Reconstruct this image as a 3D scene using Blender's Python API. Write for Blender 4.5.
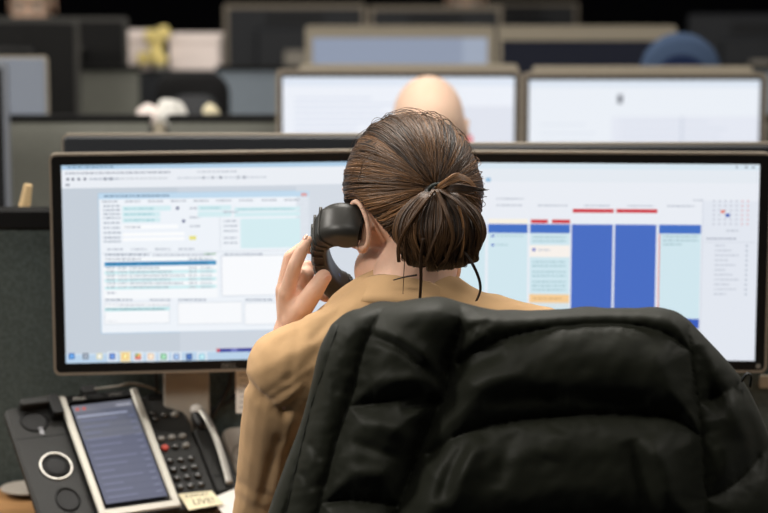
import bpy, math, random
from mathutils import Vector, Matrix, noise
R = math.radians
random.seed(7)
for o in list(bpy.data.objects): bpy.data.objects.remove(o)
scene = bpy.context.scene
col = scene.collection

# ------------------------------------------------------------ camera
FPX, CAMZ, PITCH = 2166.0, 1.71, R(9.47)
cam_d = bpy.data.cameras.new('camera'); cam = bpy.data.objects.new('camera', cam_d); col.objects.link(cam)
cam.location = (0, 0, CAMZ); cam.rotation_euler = (R(90) - PITCH, 0, 0)
cam_d.sensor_width = 36.0; cam_d.sensor_fit = 'HORIZONTAL'; cam_d.lens = FPX / 768 * 36
cam_d.dof.use_dof = True; cam_d.dof.focus_distance = 2.82; cam_d.dof.aperture_fstop = 4.0
cam_d.clip_start = 0.05
scene.camera = cam
# ------------------------------------------------------------ world, lamps, exposure
w = bpy.data.worlds.new('world'); scene.world = w; w.use_nodes = True
w.node_tree.nodes['Background'].inputs[0].default_value = (0.75, 0.85, 1, 1)
w.node_tree.nodes['Background'].inputs[1].default_value = 0.05
scene.view_settings.view_transform = 'Standard'; scene.view_settings.look = 'None'
scene.view_settings.exposure = 0.0; scene.view_settings.gamma = 1.0
scene.view_settings.use_curve_mapping = False
CEIL = 2.75
LAMPS = []
for lx, es in ((-2.4, (90, 75, 26)), (0.0, (14, 44, 22)), (2.4, (20, 32, 20))):
    for ly, e in zip((1.5, 3.5, 6.0), es):
        ld = bpy.data.lights.new('ceiling_lamp', 'AREA'); ld.shape = 'RECTANGLE'; ld.size = 1.2; ld.size_y = 0.6
        ld.energy = e; ld.color = (1.0, 0.95, 0.88)
        lo = bpy.data.objects.new('ceiling_lamp', ld); col.objects.link(lo); lo.location = (lx, ly, CEIL - 0.035)
        LAMPS.append((lx, ly))

def P(x, y, Y):
    """photo pixel -> the point of its ray at world depth Y"""
    dx = (x - 384) / FPX; dy = (256.5 - y) / FPX
    d = Vector((dx, dy * math.sin(PITCH) + math.cos(PITCH), dy * math.cos(PITCH) - math.sin(PITCH)))
    t = Y / d.y
    return Vector((0, 0, CAMZ)) + d * t

# ------------------------------------------------------------ materials
def lin(c):
    out = []
    for v in c:
        v = v / 255.0
        out.append(v / 12.92 if v <= 0.04045 else ((v + 0.055) / 1.055) ** 2.4)
    return tuple(out)
MATS = {}
def mat(name, rgb, rough=0.5, metal=0.0, spec=0.5, var=0.0, vscale=30.0, bump=0.0, bscale=200.0, stretch=(1, 1, 1), sss=0.0, attr=False, coat=0.0, sheen=0.0):
    m = bpy.data.materials.new(name); m.use_nodes = True; nt = m.node_tree; b = nt.nodes['Principled BSDF']
    c = lin(rgb) + (1,)
    b.inputs['Base Color'].default_value = c
    b.inputs['Roughness'].default_value = rough; b.inputs['Metallic'].default_value = metal
    b.inputs['Specular IOR Level'].default_value = spec
    b.inputs['Coat Weight'].default_value = coat
    b.inputs['Sheen Weight'].default_value = sheen
    if sss:
        b.inputs['Subsurface Weight'].default_value = sss; b.inputs['Subsurface Radius'].default_value = (0.012, 0.005, 0.003)
        b.inputs['Subsurface Scale'].default_value = 0.6
    tc = nt.nodes.new('ShaderNodeTexCoord'); mp = nt.nodes.new('ShaderNodeMapping'); mp.inputs['Scale'].default_value = stretch
    nt.links.new(tc.outputs['Object'], mp.inputs['Vector'])
    src = None
    if attr:
        at = nt.nodes.new('ShaderNodeAttribute'); at.attribute_name = 'Col'; src = at.outputs['Color']
    if var > 0:
        n = nt.nodes.new('ShaderNodeTexNoise'); n.inputs['Scale'].default_value = vscale; n.inputs['Detail'].default_value = 4
        nt.links.new(mp.outputs['Vector'], n.inputs['Vector'])
        rp = nt.nodes.new('ShaderNodeMapRange'); rp.inputs['From Min'].default_value = 0.3; rp.inputs['From Max'].default_value = 0.7
        rp.inputs['To Min'].default_value = 1 - var; rp.inputs['To Max'].default_value = 1 + var
        nt.links.new(n.outputs['Fac'], rp.inputs['Value'])
        mx = nt.nodes.new('ShaderNodeMix'); mx.data_type = 'RGBA'; mx.blend_type = 'MULTIPLY'; mx.inputs[0].default_value = 1
        if src: nt.links.new(src, mx.inputs[6])
        else: mx.inputs[6].default_value = c
        nt.links.new(rp.outputs['Result'], mx.inputs[7]); src = mx.outputs[2]
    if src: nt.links.new(src, b.inputs['Base Color'])
    if bump > 0:
        n2 = nt.nodes.new('ShaderNodeTexNoise'); n2.inputs['Scale'].default_value = bscale; n2.inputs['Detail'].default_value = 3
        nt.links.new(mp.outputs['Vector'], n2.inputs['Vector'])
        bp = nt.nodes.new('ShaderNodeBump'); bp.inputs['Strength'].default_value = bump; bp.inputs['Distance'].default_value = 0.002
        nt.links.new(n2.outputs['Fac'], bp.inputs['Height']); nt.links.new(bp.outputs['Normal'], b.inputs['Normal'])
    MATS[name] = m
    return m
def screen_mat(name):
    m = bpy.data.materials.new(name); m.use_nodes = True; nt = m.node_tree; b = nt.nodes['Principled BSDF']
    b.inputs['Base Color'].default_value = (0.01, 0.01, 0.012, 1); b.inputs['Roughness'].default_value = 0.45
    b.inputs['Specular IOR Level'].default_value = 0.2
    at = nt.nodes.new('ShaderNodeAttribute'); at.attribute_name = 'Col'
    nt.links.new(at.outputs['Color'], b.inputs['Emission Color']); b.inputs['Emission Strength'].default_value = 1.0
    MATS[name] = m
screen_mat('screen')
mat('bezel_black', (14, 14, 14), 0.42, spec=0.3, bump=0.05, bscale=900)
mat('taupe_shell', (150, 140, 126), 0.4, metal=0.35, bump=0.03, bscale=900)
mat('stand_grey', (150, 144, 134), 0.5)
mat('beige_shell', (156, 147, 130), 0.5, bump=0.03, bscale=700)
mat('dim_shell', (64, 63, 60), 0.5)
mat('silver_shell', (150, 155, 165), 0.35, metal=0.6)
mat('pale_back', (128, 136, 150), 0.55)
mat('dark_back', (34, 37, 42), 0.55, bump=0.15, bscale=300)
mat('black_plastic', (16, 16, 16), 0.45, spec=0.4, bump=0.04, bscale=700)
mat('phone_grey', (27, 27, 25), 0.62, spec=0.4, bump=0.12, bscale=900, var=0.06)
mat('phone_black', (10, 10, 10), 0.55, spec=0.25)
mat('silver', (170, 167, 160), 0.35, metal=0.6)
mat('silver_frame', (158, 154, 144), 0.42, metal=0.25)
mat('button', (38, 38, 36), 0.22, spec=0.9)
mat('button_grey', (120, 118, 112), 0.35, spec=0.6)
mat('button_red', (190, 70, 55), 0.35, spec=0.6)
mat('handset_black', (44, 43, 39), 0.42, spec=0.5, bump=0.05, bscale=700)
mat('wood', (150, 112, 72), 0.45, var=0.18, vscale=6, stretch=(1.5, 14, 10), bump=0.05, bscale=60)
mat('pale_desk', (150, 146, 138), 0.5, var=0.05, vscale=12)
mat('steel_leg', (90, 90, 92), 0.4, metal=0.7)
mat('divider_dark', (74, 82, 80), 0.95, spec=0.1, var=0.25, vscale=180, bump=0.5, bscale=500)
mat('divider_green', (114, 115, 108), 0.95, spec=0.1, var=0.08, vscale=160, bump=0.4, bscale=400)
mat('divider_blue', (126, 136, 146), 0.95, spec=0.1, var=0.08, vscale=160, bump=0.4, bscale=400)
mat('rail_black', (8, 8, 8), 0.6, spec=0.2)
mat('carpet', (52, 54, 58), 1.0, spec=0.0, var=0.3, vscale=220, bump=0.6, bscale=300)
mat('wall_dark', (20, 21, 26), 0.9, spec=0.1, var=0.08, vscale=3)
mat('wall_paint', (92, 92, 92), 0.9, spec=0.1, var=0.04, vscale=3)
mat('ceiling_tile', (190, 190, 186), 0.95, spec=0.1, var=0.05, vscale=60, bump=0.4, bscale=120)
mat('skin', (230, 187, 162), 0.5, spec=0.3, sss=0.08, var=0.07, vscale=35, bump=0.25, bscale=260)
mat('skin_far', (214, 182, 160), 0.62, spec=0.25, sss=0.1, var=0.06, vscale=14)
mat('nail', (232, 184, 166), 0.25, spec=0.5)
mat('eye_white', (225, 222, 215), 0.2); mat('iris', (60, 42, 30), 0.2); mat('lip', (176, 104, 94), 0.4); mat('brow', (50, 34, 24), 0.7)
mat('shirt', (200, 163, 120), 0.85, spec=0.15, var=0.06, vscale=25, bump=0.35, bscale=700, sheen=0.1)
mat('trousers', (36, 38, 46), 0.9, spec=0.1, bump=0.3, bscale=600)
mat('shoe', (20, 18, 17), 0.4)
mat('hair', (60, 44, 33), 0.44, spec=0.38, attr=True, bump=0.2, bscale=300)
mat('hair_core', (34, 25, 19), 0.6, spec=0.25, var=0.3, vscale=60)
mat('hair_tie', (30, 40, 36), 0.7)
mat('nylon', (29, 31, 22), 0.58, spec=0.22, var=0.08, vscale=18, bump=0.08, bscale=120, sheen=0.03)
mat('nylon_trim', (24, 25, 20), 0.55, spec=0.3, bump=0.3, bscale=400)
mat('chair_black', (20, 20, 21), 0.85, spec=0.2, bump=0.4, bscale=500)
mat('chair_blue', (66, 84, 112), 0.8, spec=0.2, bump=0.3, bscale=400)
mat('chair_navy', (20, 34, 66), 0.85, spec=0.2, bump=0.3, bscale=400)
mat('paper', (232, 230, 224), 0.85, spec=0.1, var=0.02, vscale=20)
mat('paper_pink', (246, 232, 226), 0.85, spec=0.1)
mat('note', (224, 214, 182), 0.85, spec=0.1, var=0.03, vscale=40)
mat('ink', (60, 55, 48), 0.8); mat('ink_grey', (150, 150, 150), 0.8)
mat('cable', (12, 12, 12), 0.5); mat('cable_grey', (120, 116, 106), 0.5)
mat('white_plastic', (205, 202, 196), 0.4); mat('grey_pad', (158, 150, 140), 0.6, var=0.06, vscale=40)
mat('grey_ring', (118, 110, 102), 0.5)
mat('yellow', (236, 216, 140), 0.7, var=0.12, vscale=40); mat('leaf', (70, 88, 50), 0.7)
mat('tan_wood', (200, 172, 128), 0.7, var=0.1, vscale=20)
mat('far_shirt', (44, 46, 58), 0.9, spec=0.1); mat('far_hair', (46, 32, 22), 0.7); mat('white_shirt', (186, 190, 200), 0.9, spec=0.1)
mat('green_led', (110, 210, 60), 0.4); mat('logo', (120, 118, 112), 0.5); mat('red_mark', (205, 60, 66), 0.5); mat('blue_mark', (60, 100, 190), 0.5)
mat('earphone_blue', (70, 100, 170), 0.4)
mat('light_metal', (200, 200, 200), 0.4)

# ------------------------------------------------------------ mesh helpers
class MB:
    def __init__(s): s.v = []; s.f = []; s.c = []; s.cc = None
    def add(s, vs, fs, M=None):
        n = len(s.v)
        for p in vs:
            p = Vector(p); s.v.append(M @ p if M is not None else p)
        for f in fs:
            s.f.append([i + n for i in f]); s.c.append(s.cc)
        return s
    def box(s, c, d, M=None):
        x, y, z = c; a, b, h = d[0] / 2, d[1] / 2, d[2] / 2
        vs = [(x + i * a, y + j * b, z + k * h) for i in (-1, 1) for j in (-1, 1) for k in (-1, 1)]
        return s.add(vs, [(0, 1, 3, 2), (4, 6, 7, 5), (0, 4, 5, 1), (2, 3, 7, 6), (0, 2, 6, 4), (1, 5, 7, 3)], M)
    def rprism(s, c, wd, ht, dp, r, ch=0.0, M=None, n=5, axis='y'):
        """rounded rectangle (wd x ht) extruded dp, edges chamfered ch"""
        loops = []
        prof = [(0, ch), (ch, 0), (dp - ch, 0), (dp, ch)] if ch > 0 else [(0, 0), (dp, 0)]
        for (t, ins) in prof:
            loops.append([(px, t - dp / 2, pz) for px, pz in rrect(wd - 2 * ins, ht - 2 * ins, max(r - ins, 1e-5), n)])
        k = len(loops[0]); vs = [p for l in loops for p in l]
        if axis == 'z': vs = [(x, z, y) for x, y, z in vs]
        vs = [(x + c[0], y + c[1], z + c[2]) for x, y, z in vs]
        fs = []
        for a in range(len(loops) - 1):
            for i in range(k):
                j = (i + 1) % k; fs.append((a * k + i, a * k + j, a * k + k + j, a * k + k + i))
        fs.append(tuple(range(k))); fs.append(tuple((len(loops) - 1) * k + i for i in reversed(range(k))))
        return s.add(vs, fs, M)
    def ring(s, w0, h0, r0, w1, h1, r1, y0, y1, M=None, n=5, c=(0, 0, 0)):
        """frame: outer rounded rect w0 x h0, opening w1 x h1, from depth y0 (front) to y1"""
        A = rrect(w0, h0, r0, n); B = rrect(w1, h1, r1, n); k = len(A); vs = []
        for yy in (y0, y1):
            vs += [(x + c[0], yy + c[1], z + c[2]) for x, z in A]; vs += [(x + c[0], yy + c[1], z + c[2]) for x, z in B]
        fs = []
        for i in range(k):
            j = (i + 1) % k
            fs += [(i, j, k + j, k + i), (2 * k + i, 3 * k + i, 3 * k + j, 2 * k + j), (i, 2 * k + i, 2 * k + j, j), (k + i, k + j, 3 * k + j, 3 * k + i)]
        return s.add(vs, fs, M)
    def lathe(s, prof, n=24, M=None):
        vs = []; fs = []
        for (r, z) in prof:
            for i in range(n):
                a = 2 * math.pi * i / n; vs.append((r * math.cos(a), r * math.sin(a), z))
        for a in range(len(prof) - 1):
            for i in range(n):
                j = (i + 1) % n; fs.append((a * n + i, a * n + j, a * n + n + j, a * n + n + i))
        fs.append(tuple(reversed(range(n)))); fs.append(tuple((len(prof) - 1) * n + i for i in range(n)))
        return s.add(vs, fs, M)
    def ell(s, c, r, M=None, nu=20, nv=12):
        vs = [(c[0], c[1], c[2] - r[2])]; fs = []
        for j in range(1, nv):
            t = math.pi * j / nv
            for i in range(nu):
                a = 2 * math.pi * i / nu
                vs.append((c[0] + r[0] * math.sin(t) * math.cos(a), c[1] + r[1] * math.sin(t) * math.sin(a), c[2] - r[2] * math.cos(t)))
        vs.append((c[0], c[1], c[2] + r[2])); L = len(vs) - 1
        for i in range(nu): fs.append((0, 1 + (i + 1) % nu, 1 + i))
        for j in range(nv - 2):
            for i in range(nu):
                k = (i + 1) % nu; fs.append((1 + j * nu + i, 1 + j * nu + k, 1 + (j + 1) * nu + k, 1 + (j + 1) * nu + i))
        b = 1 + (nv - 2) * nu
        for i in range(nu): fs.append((L, b + i, b + (i + 1) % nu))
        return s.add(vs, fs, M)
    def cone(s, p0, p1, r0, r1, n=14, q=4):
        """tapered capsule"""
        p0 = Vector(p0); p1 = Vector(p1); d = p1 - p0; L = d.length
        if L < 1e-6: return s
        rot = d.to_track_quat('Z', 'Y').to_matrix().to_4x4(); M = Matrix.Translation(p0) @ rot
        prof = []
        for i in range(q + 1):
            a = math.pi / 2 * i / q; prof.append((max(r0 * math.sin(a), 1e-5), -r0 * math.cos(a)))
        for i in range(q + 1):
            a = math.pi / 2 * i / q; prof.append((max(r1 * math.cos(a), 1e-5), L + r1 * math.sin(a)))
        return s.lathe(prof, n, M)
    def chain(s, pts, rad):
        for i in range(len(pts) - 1): s.cone(pts[i], pts[i + 1], rad[i], rad[i + 1])
        return s
    def tube(s, pts, rad, n=8, up=None, flat=1.0, caps=True, profile=None):
        """sweep; rad number or list; flat scales the second axis; up fixes the frame"""
        pts = [Vector(p) for p in pts]; N = len(pts); vs = []; fs = []
        prev = None
        for i, p in enumerate(pts):
            t = (pts[min(i + 1, N - 1)] - pts[max(i - 1, 0)]).normalized()
            if up is not None: a = (Vector(up) - t * t.dot(Vector(up))).normalized()
            elif prev is None:
                h = Vector((0, 0, 1)) if abs(t.z) < 0.9 else Vector((1, 0, 0)); a = (h - t * t.dot(h)).normalized()
            else: a = (prev - t * t.dot(prev)).normalized()
            prev = a; b = t.cross(a); r = rad[i] if hasattr(rad, '__len__') else rad
            if profile:
                for (u, v_) in profile: vs.append(p + a * u * (r[0] if hasattr(r, '__len__') else r) + b * v_ * (r[1] if hasattr(r, '__len__') else r))
            else:
                for k in range(n):
                    g = 2 * math.pi * k / n; vs.append(p + a * r * math.cos(g) + b * r * flat * math.sin(g))
        if profile: n = len(profile)
        for i in range(N - 1):
            for k in range(n):
                j = (k + 1) % n; fs.append((i * n + k, i * n + j, (i + 1) * n + j, (i + 1) * n + k))
        if caps: fs.append(tuple(reversed(range(n)))); fs.append(tuple((N - 1) * n + k for k in range(n)))
        return s.add(vs, fs)
    def build(s, name, m, parent=None, M=None, smooth=False, kind=None):
        me = bpy.data.meshes.new(name); me.from_pydata([tuple(v) for v in s.v], [], s.f)
        import bmesh
        bm = bmesh.new(); bm.from_mesh(me); bmesh.ops.recalc_face_normals(bm, faces=bm.faces); bm.to_mesh(me); bm.free()
        if any(c is not None for c in s.c):
            ca = me.color_attributes.new('Col', 'FLOAT_COLOR', 'CORNER'); k = 0
            for p in me.polygons:
                c = s.c[p.index] or (1, 1, 1)
                for _ in p.loop_indices: ca.data[k].color = (c[0], c[1], c[2], 1); k += 1
        if m: me.materials.append(MATS[m])
        if smooth: shade(me, smooth)
        o = bpy.data.objects.new(name, me); col.objects.link(o)
        if M is not None: o.matrix_world = M
        if parent is not None: o.parent = parent
        if kind: o['kind'] = kind
        return o
def shade(me, ang=True):
    for p in me.polygons: p.use_smooth = True
    if ang is not True:
        me.set_sharp_from_angle(angle=R(ang))
def rrect(wd, ht, r, n=5):
    pts = []
    for cx, cz, a0 in ((wd / 2 - r, ht / 2 - r, 0), (-wd / 2 + r, ht / 2 - r, 90), (-wd / 2 + r, -ht / 2 + r, 180), (wd / 2 - r, -ht / 2 + r, 270)):
        for i in range(n + 1):
            a = R(a0 + 90 * i / n); pts.append((cx + r * math.cos(a), cz + r * math.sin(a)))
    return pts
def spline(pts, n=8):
    pts = [Vector(p) for p in pts]; out = []; L = len(pts)
    for i in range(L - 1):
        p0 = pts[max(i - 1, 0)]; p1 = pts[i]; p2 = pts[i + 1]; p3 = pts[min(i + 2, L - 1)]
        for k in range(n):
            t = k / n
            out.append(0.5 * ((2 * p1) + (p2 - p0) * t + (2 * p0 - 5 * p1 + 4 * p2 - p3) * t * t + (3 * p1 - p0 - 3 * p2 + p3) * t ** 3))
    out.append(pts[-1]); return out
def tag(o, label, cat, group=None):
    o['label'] = label; o['category'] = cat
    if group: o['group'] = group
    return o
def thing(name, label, cat, M=None, group=None):
    o = bpy.data.objects.new(name, None); col.objects.link(o); o.empty_display_size = 0.1
    if M is not None: o.matrix_world = M
    return tag(o, label, cat, group)
def struct(name, mb, m): return mb.build(name, m, kind='structure')
def remesh(name, mb, voxel, m, parent=None, smooth_it=4, fn=None):
    """union of closed pieces as one continuous surface"""
    me = bpy.data.meshes.new(name); me.from_pydata([tuple(v) for v in mb.v], [], mb.f)
    import bmesh
    bm = bmesh.new(); bm.from_mesh(me); bmesh.ops.recalc_face_normals(bm, faces=bm.faces); bm.to_mesh(me); bm.free()
    o = bpy.data.objects.new(name, me); col.objects.link(o)
    md = o.modifiers.new('r', 'REMESH'); md.mode = 'VOXEL'; md.voxel_size = voxel; md.use_smooth_shade = True
    if smooth_it:
        sm = o.modifiers.new('s', 'SMOOTH'); sm.factor = 0.5; sm.iterations = smooth_it
    dg = bpy.context.evaluated_depsgraph_get(); dg.update()
    ev = bpy.data.meshes.new_from_object(o.evaluated_get(dg)); o.modifiers.clear(); o.data = ev
    bpy.data.meshes.remove(me); ev.name = name
    if fn:
        ev.update()
        nr = [Vector(v.normal) for v in ev.vertices]
        for v in ev.vertices: v.co = v.co + nr[v.index] * fn(Vector(v.co), nr[v.index])
    ev.materials.clear(); ev.materials.append(MATS[m]); shade(ev)
    if parent is not None: o.parent = parent
    return o
def text(name, s, size, m, parent, M, align='CENTER', ext=0.0):
    cu = bpy.data.curves.new(name, 'FONT'); cu.body = s; cu.size = size; cu.align_x = align; cu.align_y = 'CENTER'; cu.extrude = ext
    t = bpy.data.objects.new('tmp', cu); col.objects.link(t)
    dg = bpy.context.evaluated_depsgraph_get(); dg.update()
    me = bpy.data.meshes.new_from_object(t.evaluated_get(dg)); bpy.data.objects.remove(t); me.name = name
    me.materials.clear(); me.materials.append(MATS[m])
    o = bpy.data.objects.new(name, me); col.objects.link(o); o.parent = parent; o.matrix_local = M
    return o

# ------------------------------------------------------------ the room
ROOM = (-7.0, 7.0, -2.5, 12.0)
x0, x1, y0, y1 = ROOM; cx, cy = (x0 + x1) / 2, (y0 + y1) / 2
struct('floor', MB().box((cx, cy, -0.05), (x1 - x0, y1 - y0, 0.1)), 'carpet')
struct('ceiling', MB().box((cx, cy, CEIL + 0.05), (x1 - x0, y1 - y0, 0.1)), 'ceiling_tile')
struct('wall_back', MB().box((cx, y1 + 0.05, CEIL / 2), (x1 - x0, 0.1, CEIL)), 'wall_dark')
struct('wall_front', MB().box((cx, y0 - 0.05, CEIL / 2), (x1 - x0, 0.1, CEIL)), 'wall_paint')
struct('wall_left', MB().box((x0 - 0.05, cy, CEIL / 2), (0.1, y1 - y0, CEIL)), 'wall_paint')
struct('wall_right', MB().box((x1 + 0.05, cy, CEIL / 2), (0.1, y1 - y0, CEIL)), 'wall_paint')
for lx, ly in LAMPS:
    M = Matrix.Translation((lx, ly, CEIL - 0.02)) @ Matrix.Rotation(R(90), 4, 'X')
    lab = 'pale-framed ceiling light panel on the ' + {-2.4: 'left', 0.0: 'middle', 2.4: 'right'}[lx] + ' ' + {1.5: 'above the near aisle', 3.5: 'above the front desk row', 6.0: 'above the rear desk rows'}[ly]
    lt = thing('ceiling_light', lab, 'ceiling light', M, 'office ceiling lights')
    MB().ring(1.28, 0.68, 0.01, 1.22, 0.62, 0.005, -0.02, 0.02, n=2).build('frame', 'light_metal', lt)
DESK = 0.742
# ------------------------------------------------------------ desks and dividers
def desk(name, label, xa, xb, ya, yb, top, group=None):
    t = thing(name, label, 'desk', Matrix.Translation(((xa + xb) / 2, (ya + yb) / 2, 0)), group)
    wd, dp = xb - xa, yb - ya
    MB().rprism((0, 0, DESK - 0.0125), wd, dp, 0.025, 0.006, 0.003, axis='z', n=3).build('desktop', top, t)
    for sx in (-1, 1):
        m = MB(); m.box((sx * (wd / 2 - 0.06), 0, (DESK - 0.025) / 2 + 0.015), (0.05, 0.06, DESK - 0.055)); m.box((sx * (wd / 2 - 0.06), 0, 0.015), (0.06, dp - 0.06, 0.03))
        m.build('leg', 'steel_leg', t)
    MB().box((0, dp / 2 - 0.05, DESK - 0.12), (wd - 0.18, 0.02, 0.18)).build('modesty_panel', 'steel_leg', t)
    return t
def divider(label, xa, xb, Y, fabric, rail=0.03, ztop=1.206, thick=0.03, group='desk divider screens'):
    t = thing('desk_divider', label, 'divider', Matrix.Translation(((xa + xb) / 2, Y, 0)), group)
    wd = xb - xa
    MB().rprism((0, 0, (0.30 + ztop - rail) / 2), wd - 0.01, ztop - rail - 0.30, thick, 0.004, 0.002, n=2).build('fabric_panel', fabric, t)
    MB().rprism((0, 0, ztop - rail / 2), wd, rail, thick + 0.012, 0.006, 0.003, n=3).build('top_rail', 'rail_black', t)
    for sx in (-1, 1):
        MB().box((sx * (wd / 2 - 0.06), 0, 0.15), (0.04, thick, 0.30)).build('foot_post', 'steel_leg', t)
    return t
desk('office_desk', 'wood-topped desk under the two sharp front screens and the desk phone', -0.95, 1.05, 2.99, 3.475, 'wood')
divider('dark green-grey fabric divider with black rail right behind the front monitors', -0.95, 1.05, 3.50, 'divider_dark', 0.032)
desk('office_desk', 'pale desk on the far side of the front divider, carrying the turned-away monitors', -0.95, 1.05, 3.525, 4.02, 'pale_desk')
xj = P(159.5, 125, 5.02).x
desk('office_desk', 'pale desk in front of the blurred bright screens', xj - 0.05, 1.25, 4.55, 4.99, 'pale_desk')
desk('office_desk', 'pale desk at the far left of the second row', -2.1, xj - 0.06, 4.55, 4.99, 'pale_desk')
divider('grey-green divider with thin black rail left of the beige post', -2.1, P(152, 125, 5.02).x, 5.02, 'divider_green', 0.014)
divider('grey-green divider with thin black rail behind the blurred bright screens', P(167, 125, 5.02).x, 1.25, 5.02, 'divider_green', 0.014)
po = MB().rprism((0, 0, 0.595), 0.026, 1.19, 0.026, 0.004, 0.002, n=2)
p_ = po.build('divider_post', 'beige_shell', M=Matrix.Translation((xj, 5.02, 0))); tag(p_, 'slim beige post between two grey-green dividers', 'post')
desk('office_desk', 'pale desk just behind the second row divider', -2.1, 1.25, 5.05, 5.5, 'pale_desk')
xk = P(141, 90, 6.5).x; xm = P(216, 90, 6.5).x
divider('olive grey divider left of the dark chair in the third row', -2.2, xk, 6.5, 'divider_green', 0.014)
divider('bluish grey divider right of the dark chair in the third row', xm, 1.5, 6.5, 'divider_blue', 0.014)
desk('office_desk', 'pale desk holding the dim blue-grey screen and the navy screen', -1.2, 1.5, 6.02, 6.47, 'pale_desk')
desk('office_desk', 'pale desk at the left of the third row under black monitor', -2.6, -1.25, 6.02, 6.47, 'pale_desk')
desk('office_desk', 'pale desk behind the third row dividers with white boxes', -2.2, 1.5, 6.53, 7.3, 'pale_desk')
desk('office_desk', 'pale desk of the fourth row with charcoal monitors', -2.6, 2.2, 7.86, 8.4, 'pale_desk')
desk('office_desk', 'pale desk of the rearmost row in the dark', -2.6, 2.4, 9.2, 9.9, 'pale_desk')

# ------------------------------------------------------------ monitors
def monitor(label, X, Y, ztop, yaw=0, tilt=0, wd=0.556, ht=0.361, shell='taupe_shell', front='bezel_black', back='dark_back', bez=(0.019, 0.0185), content=None, group=None, base=DESK, detail=False, edge=0.0, ndx=0.0):
    """front face looks to -y before yaw"""
    M = Matrix.Translation((X, Y, base)) @ Matrix.Rotation(yaw, 4, 'Z')
    t = thing('computer_monitor', label, 'monitor', M, group)
    zc = ztop - base - ht / 2
    L = Matrix.Translation((0, 0, zc)) @ Matrix.Rotation(-tilt, 4, 'X')
    bx, bz = bez; sw, sh = wd - 2 * bx, ht - 2 * bz
    ew = 0.0035 + edge
    MB().ring(wd, ht, 0.010, wd - 2 * ew, ht - 2 * ew, 0.008, -0.001, 0.020, L).build('shell_edge', shell, t, smooth=40)
    MB().ring(wd - 2 * ew, ht - 2 * ew, 0.008, sw, sh, 0.0005, 0.0, 0.006, L).build('bezel', front, t)
    bk = MB().rprism((0, 0.015, 0), wd - 2 * ew, ht - 2 * ew, 0.016, 0.008, 0.003, L).build('back_cover', back, t)
    MB().rprism((0, 0.036, 0.0), wd * 0.55, ht * 0.55, 0.03, 0.02, 0.01, L).build('rear_housing', back, bk)
    for i in range(7): MB().box((0, 0.0235, ht * 0.5 - 0.03 - i * 0.007), (wd * 0.4, 0.002, 0.003), L).build('vent_slat', 'black_plastic', bk)
    sc = MB()
    sc.cc = lin((8, 8, 9))
    def q(u0, v0, u1, v1, c, k):
        sc.cc = lin(c)
        a = [(-sw / 2 + u0 * sw, 0.0035 - k, sh / 2 - v0 * sh), (-sw / 2 + u1 * sw, 0.0035 - k, sh / 2 - v0 * sh), (-sw / 2 + u1 * sw, 0.0035 - k, sh / 2 - v1 * sh), (-sw / 2 + u0 * sw, 0.0035 - k, sh / 2 - v1 * sh)]
        sc.add([L @ Vector(p) for p in a], [(0, 1, 2, 3)])
    lay = 0
    for (u0, v0, u1, v1, c, ly) in (content or [(0, 0, 1, 1, (8, 8, 9), 0)]):
        q(max(u0, 0), max(v0, 0), min(u1, 1), min(v1, 1), c, ly * 0.00025)
    s_ = sc.build('screen', 'screen', t)
    nk = MB().rprism((ndx, 0.058, zc / 2 + 0.01), 0.075, zc + 0.01, 0.024, 0.006, 0.003); nk.build('stand_neck', 'stand_grey', t, smooth=40)
    MB().rprism((ndx, -0.005, 0.007), 0.21, 0.15, 0.014, 0.02, 0.004, axis='z').build('stand_base', 'stand_grey', t, smooth=40)
    if detail:
        T = L @ Matrix.Translation((0.0, -0.0012, -ht / 2 + 0.0095)) @ Matrix.Rotation(R(90), 4, 'X')
        text('logo', 'DELL', 0.011, 'logo', t, T)
        for k in range(4):
            MB().rprism((wd / 2 - 0.075 + k * 0.014, -0.0006, -ht / 2 + 0.0095), 0.007, 0.004, 0.0012, 0.001, 0, L, n=2).build('menu_button', 'phone_black', t)
        MB().lathe([(0.0038, 0), (0.0038, 0.0012), (0.0028, 0.0014)], 16, L @ Matrix.Translation((wd / 2 - 0.0135, 0.0, -ht / 2 + 0.0105)) @ Matrix.Rotation(R(90), 4, 'X')).build('power_button', 'button_grey', t)
    return t
def txt(L, x, y, wd, h, c, seed, ly, conv):
    rg = random.Random(seed); px = x
    while px < x + wd:
        k = rg.uniform(1.2, 5.0); k = min(k, x + wd - px)
        L.append(conv(px, y, px + k, y + h, c, ly)); px += k + rg.uniform(0.6, 1.3)
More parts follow.
